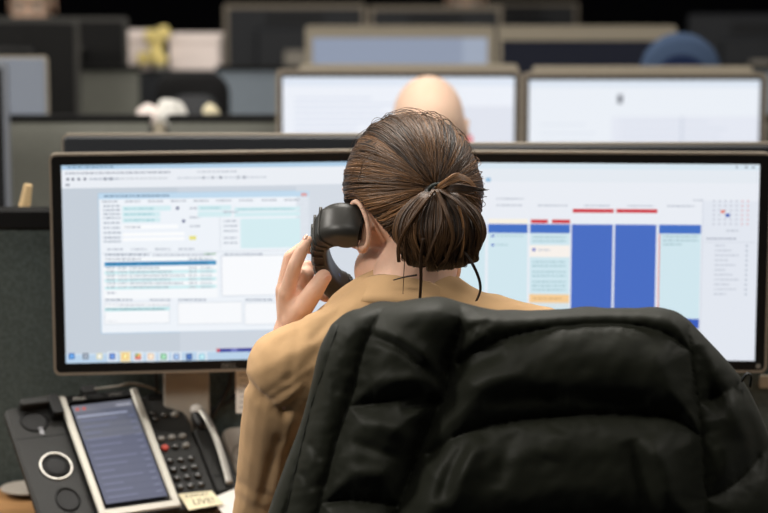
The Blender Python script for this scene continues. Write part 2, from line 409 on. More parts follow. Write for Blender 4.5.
def left_screen():
    L = []
    def cv(xa, ya, xb, yb, c, ly):
        f = lambda x: 203 * (1 - 0.045 * (x - 64) / 330)
        xm_ = (xa + xb) / 2
        return ((xa - 64) / 331, (ya - 164) / f(xm_), (xb - 64) / 331, (yb - 164) / f(xm_), c, ly)
    def r(xa, ya, xb, yb, c, ly=1): L.append(cv(xa, ya, xb, yb, c, ly))
    T = lambda x, y, wd, c=(166, 174, 188), h=1.5, ly=4: txt(L, x, y, wd, h, c, len(L), ly, cv)
    L.append((0, 0, 1, 1, (197, 206, 216), 0)); r(180, 186, 396, 368, (204, 212, 222)); r(300, 186, 396, 368, (212, 219, 228), 2)
    r(60, 160, 400, 168.5, (176, 206, 230)); r(60, 168.5, 400, 187, (234, 238, 244))
    T(70, 165.5, 46, (110, 140, 170)); T(68, 171.5, 105, (150, 155, 168)); T(200, 171.5, 40, (190, 195, 205))
    for x in (69, 74, 80, 86, 106, 112, 205, 214, 222, 240, 246): r(x, 177, x + 2.5, 179.5, (92, 98, 120), 3)
    T(92, 177.5, 30); T(120, 177.5, 50, (200, 205, 212)); T(180, 177.5, 90, (196, 202, 212)); r(68, 183, 72, 185, (140, 146, 160), 3)
    r(100, 192, 314, 334, (180, 205, 226)); r(101, 193, 313, 333, (238, 243, 249), 2); r(101, 193, 313, 198.5, (192, 218, 238), 3)
    T(106, 195, 66, (90, 120, 150)); r(305, 194.5, 311, 197.5, (220, 160, 160), 4)
    for i in range(9): T(104 + i * 23, 200.5, 15, (170, 176, 188))
    cy_ = (212, 236, 241)
    for (a, b, c, d) in ((124, 206, 173, 211), (124, 212, 162, 217), (124, 218, 162, 222.5), (200, 206, 234, 211), (200, 212, 234, 217.5), (237, 208, 304, 212), (237, 213, 304, 217.5), (243, 219.5, 304, 249)): r(a, b, c, d, cy_, 3)
    for y in (205, 209, 213, 217, 222, 227, 232, 237, 241): T(105, y, 17, (150, 160, 176))
    for y in (208, 213.5, 219.5): T(126, y, 30, (150, 200, 208), ly=5)
    r(124, 225, 180, 229, (250, 252, 254), 3); T(126, 226.5, 16); r(124, 233, 186, 236, (252, 253, 254), 3); r(124, 238, 186, 241, (252, 253, 254), 3)
    r(178, 207, 181, 210, (80, 92, 130), 4); r(184, 220, 187, 223, (90, 100, 140), 4); r(191, 236.5, 198, 240.5, (232, 226, 130), 4)
    T(192, 208, 8); T(192, 217, 10); T(192, 226, 10); r(222, 218, 222.5, 250, (196, 204, 214), 4)
    for y in (212, 221, 226, 231, 238, 243): T(226, y, 14)
    T(240, 209.5, 58, (160, 205, 212), ly=5); T(203, 208, 20, (160, 205, 212), ly=5)
    for i in range(4): T(108 + i * 24, 249, 16, (170, 178, 192))
    r(103, 252.5, 312, 253, (200, 208, 218), 3)
    T(106, 254.5, 44, (130, 140, 160)); T(154, 255, 60)
    T(206, 254, 12, (120, 170, 120)); T(226, 254.5, 40)
    r(104, 258, 219, 300, (246, 249, 252), 3); T(106, 259, 36); T(190, 259, 24)
    r(105, 262, 218, 266.5, (70, 150, 196), 4); T(108, 263.5, 10, (30, 90, 140), ly=6); T(120, 263.5, 90, (40, 100, 150), ly=6)
    for i in range(6):
        y = 268 + i * 3.9
        if i % 2: r(105, y - 0.6, 218, y + 2.6, (206, 236, 240), 4)
        T(107, y, 9, (150, 165, 178), 1.4, 6); T(118, y, 10, (165, 180, 190), 1.4, 6); T(130, y, 30 + (i * 13) % 28, (150, 170, 182), 1.4, 6); T(190, y, 8, (170, 180, 190), 1.4, 6); T(202, y, 12, (165, 185, 196), 1.4, 6)
    T(107, 293.5, 9); r(223, 256, 311, 297, (190, 198, 210), 3); r(223.6, 256.6, 310.4, 296.4, (248, 250, 253), 4)
    for xa in (104, 178, 246):
        T(xa + 1, 300.5, 28, (140, 150, 168)); r(xa, 303.5, xa + 66, 326, (198, 206, 216), 3); r(xa + 0.5, 304, xa + 65.5, 325.4, (247, 249, 252), 4)
    T(150, 300.5, 22); T(106, 306, 64); r(104.5, 309, 170, 312.5, (196, 232, 236), 5); T(106, 310, 60, (110, 150, 160), ly=7); T(107, 322.5, 10)
    r(60, 353, 400, 370, (186, 210, 232), 3); r(60, 353, 400, 354, (214, 228, 242), 4)
    ic = [(70, (60, 120, 190)), (84, (120, 130, 145)), (98, (226, 222, 190)), (111, (70, 110, 180)), (124, (240, 200, 120)), (137, (206, 90, 70)), (150, (240, 205, 170)), (163, (120, 180, 140)), (176, (120, 150, 196)), (189, (36, 78, 146)), (202, (150, 205, 226))]
    for i, (x, c) in enumerate(ic):
        if i > 2 and i != 9: r(x - 5, 354.5, x + 5.5, 365, (220, 230, 240) if i != 4 else (244, 224, 176), 5)
        r(x - 3, 356.3, x + 3, 362.6, c, 6); r(x - 1, 357.8, x + 1.3, 361, tuple(min(255, k + 70) for k in c), 7)
    r(134.5, 356.3, 137, 359.5, (90, 170, 90), 7); r(137, 356.3, 139.8, 359, (236, 196, 70), 7)
    r(217, 350.5, 262, 354, (196, 70, 90), 5); r(220.5, 350.5, 262, 354, (40, 52, 150), 6); r(232, 351.2, 238, 353.4, (130, 140, 210), 7)
    for x in (300, 320, 340, 360): r(x, 357, x + 8, 362, (150, 170, 190), 5)
    return L
def right_screen():
    L = []
    def cv(xa, ya, xb, yb, c, ly):
        f = 199 * (1 - 0.018 * (760 - (xa + xb) / 2) / 330)
        return ((xa - 429) / 331, (ya - 165) / f, (xb - 429) / 331, (yb - 165) / f, c, ly)
    def r(xa, ya, xb, yb, c, ly=1): L.append(cv(xa, ya, xb, yb, c, ly))
    T = lambda x, y, wd, c=(186, 192, 204), h=1.5, ly=6: txt(L, x, y, wd, h, c, len(L), ly, cv)
    L.append((0, 0, 1, 1, (233, 237, 244), 0)); r(425, 160, 770, 171, (216, 230, 240)); r(425, 171, 770, 184, (228, 234, 241)); r(704, 202, 770, 370, (226, 231, 240))
    r(745, 167, 748, 169, (150, 160, 172), 3); r(752, 167, 755, 169, (150, 160, 172), 3); r(736, 167, 738, 169, (150, 160, 172), 3)
    r(484, 180, 489, 184, (150, 190, 220), 3); T(495, 200, 28); T(495, 206.5, 26); T(537, 206.5, 30); T(584, 206.5, 26); T(628, 206.5, 26); T(668, 206.5, 28); T(694, 200.5, 9)
    blue = (70, 108, 194); hd = (66, 112, 196); pale = (208, 230, 238)
    for i, (a, b) in enumerate(((443, 484), (486.5, 527), (529.3, 570), (571.6, 613.4), (615.4, 657.4), (660, 702.5))):
        if i in (3, 4): r(a, 226, b, 331, blue, 2)
        else:
            r(a, 226, b, 331, pale, 2); r(a, 226, b, 235, hd, 3)
    r(487, 221, 527, 225.5, (246, 240, 226), 3)
    for a, b, y in ((530, 547.5, 221.3), (551.5, 570, 221.3), (572.5, 614, 210.5), (616.5, 658, 210.5)): r(a, y, b, y + 3.8, (206, 56, 68), 4)
    r(529.3, 247, 570, 259, (246, 240, 234), 4); r(532, 250, 535, 253, (60, 90, 190), 5); T(538, 251, 12)
    r(490, 237, 493, 239, (60, 100, 190), 5); r(490, 246, 493, 248, (60, 100, 190), 5); T(495, 237, 28, (176, 206, 214)); T(495, 246, 12, (176, 206, 214))
    for y in (238, 242, 263, 267, 273, 277, 283, 287, 291): T(532, y, 34, (164, 198, 206), 1.6)
    r(529.3, 296.5, 570, 305, (244, 204, 150), 4); T(533, 300, 30, (210, 170, 120)); r(529.3, 305, 570, 310, (214, 226, 230), 4)
    r(660, 235, 661.2, 331, (222, 120, 120), 5); T(664, 237, 36, (160, 190, 198)); T(664, 241, 36, (160, 190, 198)); T(664, 245, 20, (160, 190, 198)); r(660, 321, 702.5, 331, (56, 92, 188), 5)
    r(703.5, 200, 704.3, 364, (204, 210, 222), 4)
    for j in range(6):
        for i in range(7): r(714 + i * 5.7, 201 + j * 4.6, 716 + i * 5.7, 203 + j * 4.6, (196, 200, 212) if i < 5 else (220, 190, 196), 5)
    r(722, 211, 726, 214, (226, 120, 100), 6); r(727, 214.5, 731, 218, (50, 90, 180), 6); T(728, 231, 12)
    T(708, 239, 30, (160, 166, 182)); r(706, 243, 757, 243.6, (206, 212, 222), 4)
    for j in range(11): T(717, 246 + j * 4.9, 10 + (j * 7) % 17, (192, 198, 210)); r(748, 246 + j * 4.9, 750, 248 + j * 4.9, (176, 184, 198), 5)
    return L
def place(xl, xr, ytop, Y, **k):
    a, b = P(xl, ytop, Y), P(xr, ytop, Y)
    return dict(X=(a.x + b.x) / 2, Y=Y, ztop=a.z, wd=b.x - a.x)
pl = P(229, 152, 3.395)
monitor('front left monitor, black bezel, showing a grey desktop with white form window', P(227.5, 250, 3.402).x, 3.402, 1.3100, yaw=R(6), tilt=R(1), ht=0.354, ndx=-0.068, content=left_screen(), detail=True)
monitor('front right monitor, black bezel, showing a calendar with blue columns', P(594, 250, 3.405).x, 3.405, 1.3095, yaw=R(-3.0), tilt=R(1), ht=0.353, content=right_screen(), detail=True)
a = place(63, 398, 133, 3.66); monitor('turned-away monitor peeking over the form-window screen', yaw=R(180), content=None, **a)
a = place(414, 790, 142, 3.62); a['wd'] = 0.6; a['X'] = P(602, 142, 3.62).x; monitor('turned-away monitor peeking over the calendar screen', yaw=R(180.8), **a)
def mid_left():
    L = [(0, 0, 1, 1, (236, 240, 248), 0), (0, 0, 1, 0.06, (222, 230, 242), 1), (0.70, 0.2, 1, 1, (224, 228, 238), 2), (0.79, 0.40, 0.82, 0.45, (226, 90, 96), 4)]
    rg = random.Random(3)
    for i in range(7): L.append((0.05, 0.14 + i * 0.04, rg.uniform(0.3, 0.65), 0.152 + i * 0.04, (216, 222, 236), 2))
    return L
def mid_right():
    L = [(0, 0, 1, 1, (234, 239, 246), 0), (0, 0, 1, 0.05, (220, 229, 240), 1), (0.385, 0.10, 0.405, 0.16, (60, 62, 80), 3), (0.36, 0.25, 1, 1, (228, 232, 242), 1), (0.66, 0.25, 0.67, 0.5, (205, 212, 225), 3)]
    rg = random.Random(5)
    for i in range(8): L.append((0.40, 0.28 + i * 0.05, rg.uniform(0.5, 0.95), 0.29 + i * 0.05, (214, 220, 232), 3)); L.append((0.05, 0.3 + i * 0.06, rg.uniform(0.1, 0.3), 0.31 + i * 0.06, (220, 226, 236), 3))
    return L
a = place(276, 521, 70, 4.86); monitor('blurred bright monitor behind the bald head', content=mid_left(), edge=0.004, bez=(0.014, 0.016), **a)
a = place(523, 767, 73, 4.86); monitor('blurred bright monitor right of the bald head', content=mid_right(), edge=0.004, bez=(0.014, 0.016), **a)
a = place(299, 518, 64, 5.22); monitor('turned-away monitor whose beige top shows over the bald head screen', yaw=R(180), back='beige_shell', shell='beige_shell', **a)
a = place(532, 752, 66, 5.22); monitor('turned-away monitor whose beige top shows under the blue chair', yaw=R(180), back='beige_shell', shell='beige_shell', **a)
def far_screen(c, d):
    return [(0, 0, 1, 1, c, 0), (0.86, 0, 1, 1, d, 1)]
a = place(305, 495, 26, 6.30); monitor('blurred beige-framed monitor with dim blue-grey screen', content=far_screen((142, 152, 172), (156, 166, 184)), front='beige_shell', shell='beige_shell', bez=(0.022, 0.034), **a)
a = place(498, 677, 26, 6.30); monitor('blurred beige-framed monitor with dark navy screen', content=far_screen((12, 16, 28), (12, 16, 28)), front='beige_shell', shell='beige_shell', bez=(0.012, 0.042), **a)
a = place(224, 366, 4, 7.95); monitor('charcoal turned-away monitor far back above the dim blue-grey screen', yaw=R(180), shell='taupe_shell', edge=0.012, **a)
a = place(369, 502, 6, 7.95); monitor('charcoal turned-away monitor in the far row, right one of the pair', yaw=R(180), shell='taupe_shell', edge=0.012, **a)
a = place(688, 830, 14, 7.95); monitor('slate turned-away monitor above the blue chair, upper right', yaw=R(180), shell='dark_back', **a)
a = place(505, 562, 2, 9.4); a['wd'] = 0.5; a['X'] = P(520, 2, 9.4).x; monitor('dim turned-away monitor in the rearmost row', yaw=R(176), shell='taupe_shell', edge=0.01, back='dark_back', **a)
a = place(-110, 82, 18, 6.28); monitor('black turned-away monitor with grey side edge at upper left', yaw=R(172), shell='dim_shell', back='bezel_black', edge=0.006, **a)
a = place(-60, 128, 17, 6.72); monitor('dark monitor half hidden behind the black one at upper left', yaw=R(180), shell='dim_shell', back='bezel_black', edge=0.008, **a)
a = place(-150, 48, 56, 5.22); a['wd'] = 0.5; a['X'] = P(48, 56, 5.22).x - 0.25; monitor('pale grey turned-away monitor at the left edge above the rail', yaw=R(180), shell='beige_shell', back='pale_back', **a)
a = place(-238, 8, 62, 4.80); monitor('silver-edged monitor cut off by the left picture edge', yaw=R(-4), shell='silver_shell', edge=0.006, **a)

# ------------------------------------------------------------ desk phone
PSI, TAU = 0.49008, 0.69867
U = Vector((math.cos(PSI), math.sin(PSI), 0)); V = Vector((-math.sin(PSI) * math.cos(TAU), math.cos(PSI) * math.cos(TAU), math.sin(TAU))); N = U.cross(V)
BL = Vector((-0.43903, 3.21971, 0.764))
PM = Matrix(((U.x, V.x, N.x, BL.x), (U.y, V.y, N.y, BL.y), (U.z, V.z, N.z, BL.z), (0, 0, 0, 1)))
def plate(u0, u1, v0, v1, n0, n1, r=0.006, ch=0.002):
    return MB().rprism(((u0 + u1) / 2, (v0 + v1) / 2, (n0 + n1) / 2), u1 - u0, v1 - v0, n1 - n0, r, ch, axis='z', n=4)
ph = thing('desk_phone', 'black office desk phone with silver-framed touchscreen, keypad and empty handset cradle', 'phone', PM)
plate(-0.088, 0.006, -0.006, 0.232, -0.020, -0.004, 0.012, 0.004).build('cradle_wing', 'phone_grey', ph, smooth=35)
plate(0.128, 0.206, -0.006, 0.224, -0.020, -0.003, 0.012, 0.004).build('keypad_panel', 'phone_grey', ph, smooth=35)
plate(0.0, 0.135, -0.006, 0.236, -0.022, 0.001, 0.006, 0.002).build('display_housing', 'phone_black', ph)
MB().ring(0.135, 0.238, 0.008, 0.112, 0.214, 0.003, -0.009, 0.008, Matrix.Translation((0.0675, 0.113, 0)) @ Matrix.Rotation(R(-90), 4, 'X') @ Matrix.Scale(-1, 4, (0, 1, 0))).build('black_surround', 'phone_black', ph)
for ua, ub in ((0.0, 0.0125), (0.1225, 0.135)):
    plate(ua, ub, -0.004, 0.234, 0.0, 0.010, 0.004, 0.002).build('silver_side', 'silver_frame', ph, smooth=40)
plate(0.008, 0.127, -0.004, 0.010, 0.0, 0.0098, 0.004, 0.002).build('silver_lip', 'silver_frame', ph, smooth=40)
sc = MB(); n_ = 0.0068
def pq(u0, v0, u1, v1, c, k): sc.cc = lin(c); sc.add([(u0, v0, n_ + k), (u1, v0, n_ + k), (u1, v1, n_ + k), (u0, v1, n_ + k)], [(0, 1, 2, 3)])
pq(0.017, 0.020, 0.119, 0.213, (92, 96, 112), 0); pq(0.017, 0.020, 0.119, 0.145, (76, 82, 108), 0.0002); pq(0.017, 0.200, 0.119, 0.213, (110, 112, 124), 0.0002)
pq(0.022, 0.2025, 0.028, 0.208, (190, 80, 70), 0.0004); pq(0.033, 0.2025, 0.039, 0.208, (190, 80, 70), 0.0004); pq(0.09, 0.203, 0.115, 0.206, (170, 172, 184), 0.0004)
pq(0.020, 0.188, 0.105, 0.192, (150, 156, 178), 0.0004)
rg = random.Random(9)
for i in range(13):
    v = 0.026 + i * 0.0125
    pq(0.020, v, 0.116, v + 0.0008, (58, 64, 92), 0.0004); e = rg.uniform(0.05, 0.1); pq(0.024, v + 0.004, e, v + 0.0065, (98, 104, 134), 0.0004); pq(0.104, v + 0.004, 0.114, v + 0.0065, (104, 110, 138), 0.0004)
sc.build('touchscreen', 'screen', ph)
text('maker_mark', 'Mitel', 0.010, 'white_plastic', ph, Matrix.Translation((0.034, 0.2255, 0.0082)))
text('model_mark', 'IP PHONE', 0.005, 'logo', ph, Matrix.Translation((0.095, 0.2255, 0.0082)))
# cradle details: cups, seam, slot, speaker ring
def disc(u, v, n, r, h, ru=1.0): return Matrix.Translation((u, v, n)) @ Matrix.Diagonal((1, ru, 1, 1))
cupm = MB().lathe([(0.024, 0), (0.024, 0.0015), (0.0205, 0.003), (0.019, 0.001), (0.001, 0.0008)], 28, disc(-0.046, 0.2, -0.0045, 0, 0, 0.9)); cupm.build('ear_cup', 'phone_black', ph, smooth=40)
MB().lathe([(0.020, 0), (0.020, 0.0015), (0.0175, 0.003), (0.016, 0.001), (0.001, 0.0008)], 28, disc(-0.036, 0.045, -0.0045, 0, 0, 1.15)).build('mouth_cup', 'phone_black', ph, smooth=40)
plate(-0.064, -0.012, 0.222, 0.236, -0.006, 0.012, 0.005, 0.002).build('cradle_lip', 'phone_grey', ph, smooth=40)
plate(-0.018, 0.0, 0.196, 0.236, -0.006, 0.016, 0.005, 0.002).build('cradle_horn', 'phone_black', ph, smooth=40)
plate(-0.086, 0.002, 0.168, 0.1694, -0.0045, -0.0035, 0.0004, 0).build('seam_line', 'phone_black', ph)
plate(-0.044, -0.037, 0.171, 0.186, -0.0045, -0.002, 0.001, 0.0005).build('hook_slot', 'steel_leg', ph)
sp = MB().lathe([(0.0262, 0), (0.0262, 0.0025), (0.0256, 0.0032), (0.0240, 0.0032), (0.0232, 0.002), (0.0232, 0)], 40, disc(-0.0365, 0.109, -0.0045, 0, 0)); sp = sp.build('speaker_ring', 'silver', ph, smooth=40)
MB().lathe([(0.0242, 0), (0.0242, 0.0012), (0.012, 0.0026), (0.001, 0.003)], 32, disc(-0.0365, 0.109, -0.0045, 0, 0)).build('speaker_dome', 'phone_black', sp, smooth=True)
keyprof = [(0.0066, 0), (0.0066, 0.0036), (0.0056, 0.0058), (0.0034, 0.0068), (0.0005, 0.0070)]
def key(u, v, m):
    MB().lathe(keyprof, 14, disc(u, v, -0.0035, 0, 0, 0.78)).build('key', m, ph, smooth=True)
for u, v in ((0.1495, 0.1855), (0.1500, 0.1745), (0.1675, 0.1795), (0.1855, 0.1785)): key(u, v, 'button' if u < 0.18 else 'button_grey')
for j, v in enumerate((0.134, 0.1155)):
    for i in range(3): key(0.1475 + i * 0.0184, v, 'button_red' if (j == 1 and i == 0) else ('button_grey' if i != 1 or j == 0 else 'button'))
for j in range(4):
    for i in range(3): key(0.1485 + i * 0.018, 0.089 - j * 0.0172, 'button')
plate(0.134, 0.2, 0.1502, 0.1508, -0.0035, -0.0027, 0.0002, 0).build('seam_line', 'phone_black', ph)
plate(0.150, 0.200, 0.214, 0.224, -0.004, 0.000, 0.003, 0.001).build('top_ridge', 'phone_black', ph)
plate(0.045, 0.070, 0.236, 0.252, -0.012, 0.006, 0.003, 0.001).build('cable_plug', 'phone_black', ph)
# prop-up foot behind the phone, down to the desk
fo = MB(); inv = PM.inverted()
for uu in (-0.05, 0.16):
    a = PM @ Vector((uu, 0.17, -0.02)); b = Vector((a.x - 0.00, a.y + 0.02, DESK)); c_ = PM @ Vector((uu, 0.12, -0.02))
    vs = []
    for du in (0, 0.05):
        s_ = U * du; vs += [a + s_, c_ + s_, Vector((c_.x, c_.y, DESK)) + s_, Vector((a.x, a.y, DESK)) + s_]
    fo.add([inv @ v for v in vs], [(0, 1, 2, 3), (4, 7, 6, 5), (0, 4, 5, 1), (1, 5, 6, 2), (2, 6, 7, 3), (3, 7, 4, 0)])
fo.build('prop_foot', 'phone_black', ph)
# headset cradle next to the keypad
hc = thing('headset_charger', 'dark grey headset charger beside the phone keypad', 'charger', PM)
plate(0.209, 0.252, 0.022, 0.150, -0.022, -0.006, 0.007, 0.003).build('charger_body', 'phone_grey', hc, smooth=35)
plate(0.212, 0.250, 0.052, 0.054, -0.0065, -0.0052, 0.0006, 0).build('seam_line', 'phone_black', hc)
MB().ell((0.244, 0.118, -0.0055), (0.0035, 0.0015, 0.001), nu=10, nv=6).build('status_light', 'green_led', hc)
ft = MB(); a = PM @ Vector((0.212, 0.10, -0.02)); c_ = PM @ Vector((0.212, 0.05, -0.02)); vs = []
for du in (0, 0.036):
    s_ = U * du; vs += [a + s_, c_ + s_, Vector((c_.x, c_.y, DESK)) + s_, Vector((a.x, a.y, DESK)) + s_]
ft.add([inv @ v for v in vs], [(0, 1, 2, 3), (4, 7, 6, 5), (0, 4, 5, 1), (1, 5, 6, 2), (2, 6, 7, 3), (3, 7, 4, 0)]); ft.build('prop_foot', 'phone_black', hc)
hs = thing('wireless_headset', 'slim headset with silver boom resting in the charger', 'headset', PM)
MB().tube(spline([(0.228, 0.178, 0.006), (0.2305, 0.150, 0.013), (0.2325, 0.105, 0.012), (0.2325, 0.065, 0.006), (0.2315, 0.032, -0.001)], 6), [(0.0062, 0.004)] * 25, up=(1, 0, 0), profile=[(math.cos(k * math.pi / 6), math.sin(k * math.pi / 6)) for k in range(12)]).build('boom', 'silver', hs, smooth=True)
MB().ell((0.2255, 0.183, 0.002), (0.013, 0.012, 0.010)).build('ear_piece', 'white_plastic', hs, smooth=True)
MB().ell((0.222, 0.165, -0.002), (0.010, 0.02, 0.010)).build('battery_pod', 'black_plastic', hs, smooth=True)
# grey speaker pad behind the charger
sp = thing('puck_speaker', 'grey rounded pad with ring pattern, half hidden by the tan sleeve', 'speaker', PM)
plate(0.258, 0.325, 0.045, 0.150, -0.030, -0.014, 0.02, 0.004).build('pad', 'grey_pad', sp, smooth=35)
for r_ in (0.026, 0.016, 0.007): MB().lathe([(r_, 0), (r_, 0.0012), (r_ - 0.003, 0.0012), (r_ - 0.003, 0)], 28, disc(0.286, 0.088, -0.0142, 0, 0)).build('ring', 'grey_ring', sp)
ft = MB(); a = PM @ Vector((0.27, 0.12, -0.028)); c_ = PM @ Vector((0.27, 0.06, -0.028)); vs = []
for du in (0, 0.045):
    s_ = U * du; vs += [a + s_, c_ + s_, Vector((c_.x, c_.y, DESK)) + s_, Vector((a.x, a.y, DESK)) + s_]
ft.add([inv @ v for v in vs], [(0, 1, 2, 3), (4, 7, 6, 5), (0, 4, 5, 1), (1, 5, 6, 2), (2, 6, 7, 3), (3, 7, 4, 0)]); ft.build('prop_foot', 'phone_black', sp)
# notes and papers
nt_ = thing('sticky_note', 'cream note reading SUPPORT LIVE! stuck below the phone keypad', 'note', PM)
MB().add([(0.141, 0.026, -0.002), (0.198, 0.0235, -0.002), (0.206, -0.0075, 0.003), (0.146, -0.0095, 0.003), (0.141, 0.026, -0.0016), (0.198, 0.0235, -0.0016), (0.206, -0.0075, 0.0034), (0.146, -0.0095, 0.0034)], [(0, 1, 2, 3), (4, 5, 6, 7), (0, 1, 5, 4), (1, 2, 6, 5), (2, 3, 7, 6), (3, 0, 4, 7)]).build('paper', 'note', nt_)
nr = Matrix.Rotation(R(-3), 4, 'Z') @ Matrix.Rotation(R(-8), 4, 'X')
text('handwriting', 'SUPPORT', 0.0095, 'ink', nt_, Matrix.Translation((0.170, 0.018, -0.0002)) @ nr)
text('handwriting', 'LIVE!', 0.0175, 'ink', nt_, Matrix.Translation((0.176, 0.0035, 0.0020)) @ nr)
s1 = MB().rprism((0, 0, 0), 0.05, 0.04, 0.0006, 0.001, 0, axis='z', n=2).build('paper_scrap', 'paper', M=Matrix.Translation(tuple(PM @ Vector((0.222, -0.004, -0.001)))) @ PM.to_3x3().to_4x4() @ Matrix.Rotation(R(15), 4, 'Z')); tag(s1, 'white paper scrap beside the cream note', 'paper')
sl = thing('paper_slip', 'narrow printed paper slip hanging below the front left monitor', 'paper', Matrix.Translation(tuple(P(245, 393, 3.44))))
MB().rprism((0, 0, 0.005), 0.030, 0.078, 0.0006, 0.001, 0, n=2).build('sheet', 'paper', sl)
for i in range(7): MB().box((-0.002, -0.0005, 0.03 - i * 0.009), (0.018 - (i * 5 % 3) * 0.004, 0.0003, 0.0016)).build('print_line', 'ink_grey', sl)
tg = MB().rprism((0, 0, 0), 0.10, 0.022, 0.004, 0.003, 0.001).build('beige_card', 'beige_shell', M=Matrix.Translation(tuple(P(790, 381.5, 3.475)))); tag(tg, 'beige strip on the divider below the front right monitor', 'card')
sd = thing('saucer', 'white saucer on the wood desk, half hidden behind the phone', 'saucer', Matrix.Translation((P(28, 492, 3.45).x, 3.435, DESK)))
MB().lathe([(0.018, 0.0), (0.020, 0.003), (0.030, 0.006), (0.042, 0.011), (0.042, 0.0125), (0.028, 0.008), (0.001, 0.006)], 36).build('dish', 'grey_pad', sd, smooth=50)
MB().lathe([(0.0185, 0.0062), (0.0185, 0.0075), (0.0170, 0.0075), (0.017, 0.0062)], 36).build('well_ring', 'grey_pad', sd, smooth=50)
def cable(label, pts, r, m):
    o = MB().tube(spline(pts, 8), r, 8).build('cable', m, smooth=True); return tag(o, label, 'cable')
cable('black cable dropping beside the left monitor stand', [P(156, 372, 3.44), P(156.5, 388, 3.45), P(155, 420, 3.46), P(152, 445, 3.46), Vector((P(152, 445, 3.46).x, 3.46, DESK + 0.003))], 0.0035, 'cable')
cable('grey and thin cable arching from the phone plug', [PM @ Vector((0.062, 0.246, 0.0)), P(118, 386, 3.40), P(130, 383.5, 3.42), P(148, 387, 3.44), P(160, 395, 3.455), P(165, 420, 3.46)], 0.0022, 'cable_grey')
cable('thick black cable curving down right of the monitor stand', [P(232, 368, 3.45), P(229, 385, 3.455), P(221, 402, 3.46), P(208, 424, 3.46), P(200, 450, 3.46)], 0.0042, 'cable')
cable('black cable slanting down to the left behind the headset', [P(240, 393, 3.465), P(224, 404, 3.465), P(208, 411, 3.462), P(196, 418, 3.455), P(188, 440, 3.455)], 0.0032, 'cable')

# ------------------------------------------------------------ small blurred things further back
rp = thing('rolled_paper', 'tan paper roll leaning behind the front divider at left', 'paper', Matrix.Translation((P(27, 196, 3.62).x, 3.60, DESK)))
zt = P(31, 184, 3.62).z - DESK
MB().tube([(-0.03, 0.01, 0.02), (-0.006, 0.012, zt - 0.05), (0.004, 0.012, zt)], [0.012, 0.011, 0.007], 14, caps=True).build('roll', 'tan_wood', rp, smooth=40)
MB().tube([(-0.0065, 0.012, zt - 0.052), (-0.0055, 0.012, zt - 0.046)], 0.0118, 14).build('band', 'beige_shell', rp)
def boxt(label, xa, xb, ya, yb, Y, dp, m, name='white_box'):
    p, q = P(xa, ya, Y), P(xb, yb, Y); wd, ht = q.x - p.x, p.z - q.z
    return p, q, wd, ht
# pale boxes on monitor-height shelf units behind the third row divider
for lab, xa, xb, ya, yb in (('pinkish white box left of the yellow flowers', 121, 150, 33, 70), ('pinkish white box right of the yellow flowers', 169, 219, 36, 70)):
    p, q, wd, ht = boxt(lab, xa, xb, ya, yb, 6.9, 0.2, 'paper_pink')
    t = thing('storage_box', lab, 'box', Matrix.Translation(((p.x + q.x) / 2, 6.99, q.z)))
    MB().rprism((0, 0, ht * 0.4), wd, ht * 0.8, 0.18, 0.004, 0.002, n=2).build('box_body', 'paper_pink', t)
    MB().rprism((0, 0, ht * 0.9), wd + 0.006, ht * 0.2, 0.186, 0.004, 0.002, n=2).build('lid', 'paper_pink', t)
zb = P(150, 70, 6.9).z
cb = thing('cabinet', 'dark low cabinet carrying the pinkish boxes', 'cabinet', Matrix.Translation((P(168, 70, 6.9).x, 7.0, 0)))
zz = zb - 0.0
MB().rprism((0, 0, (DESK + zz) / 2), 0.56, zz - DESK, 0.24, 0.004, 0.002, n=2).build('body', 'dark_back', cb)
for sx in (-1, 1):
    d_ = MB().rprism((sx * 0.138, -0.124, (DESK + zz) / 2), 0.268, zz - DESK - 0.02, 0.008, 0.003, 0.001, n=2).build('door', 'dark_back', cb)
    MB().box((sx * 0.03, -0.131, (DESK + zz) / 2), (0.008, 0.008, 0.08)).build('handle', 'steel_leg', d_)
fl = thing('flower_bunch', 'blurred bunch of yellow flowers between two pinkish boxes', 'flowers', Matrix.Translation((P(153, 74, 6.82).x, 6.845, zb)))
fl.location.y = 6.93
fl.location.x = P(159, 74, 6.93).x
MB().lathe([(0.022, 0), (0.026, 0.02), (0.02, 0.045), (0.024, 0.05), (0.020, 0.05), (0.001, 0.01)], 16).build('vase', 'white_plastic', fl, smooth=40)
rg = random.Random(4)
for i in range(11):
    a = rg.uniform(0, 6.28); h = rg.uniform(0.03, 0.14); rr = rg.uniform(0.0, 0.035) * (1.3 - h * 4); p = Vector((rr * math.cos(a) - 0.008 + h * 0.1, -0.07 + rr * math.sin(a) * 0.4, h))
    m = MB(); m.ell((p.x, p.y, p.z), (0.012, 0.012, 0.008), nu=8, nv=6)
    for k in range(6):
        b = k * 1.047; m.ell((p.x + 0.014 * math.cos(b), p.y - 0.004, p.z + 0.014 * math.sin(b)), (0.010, 0.005, 0.010), nu=8, nv=5)
    bl = m.build('blossom', 'yellow', fl, smooth=True)
    MB().tube([(0, -0.005, 0.03), (p.x * 0.6, p.y * 0.6, 0.05 + p.z * 0.4), tuple(p)], 0.0018, 5).build('stem', 'leaf', bl)
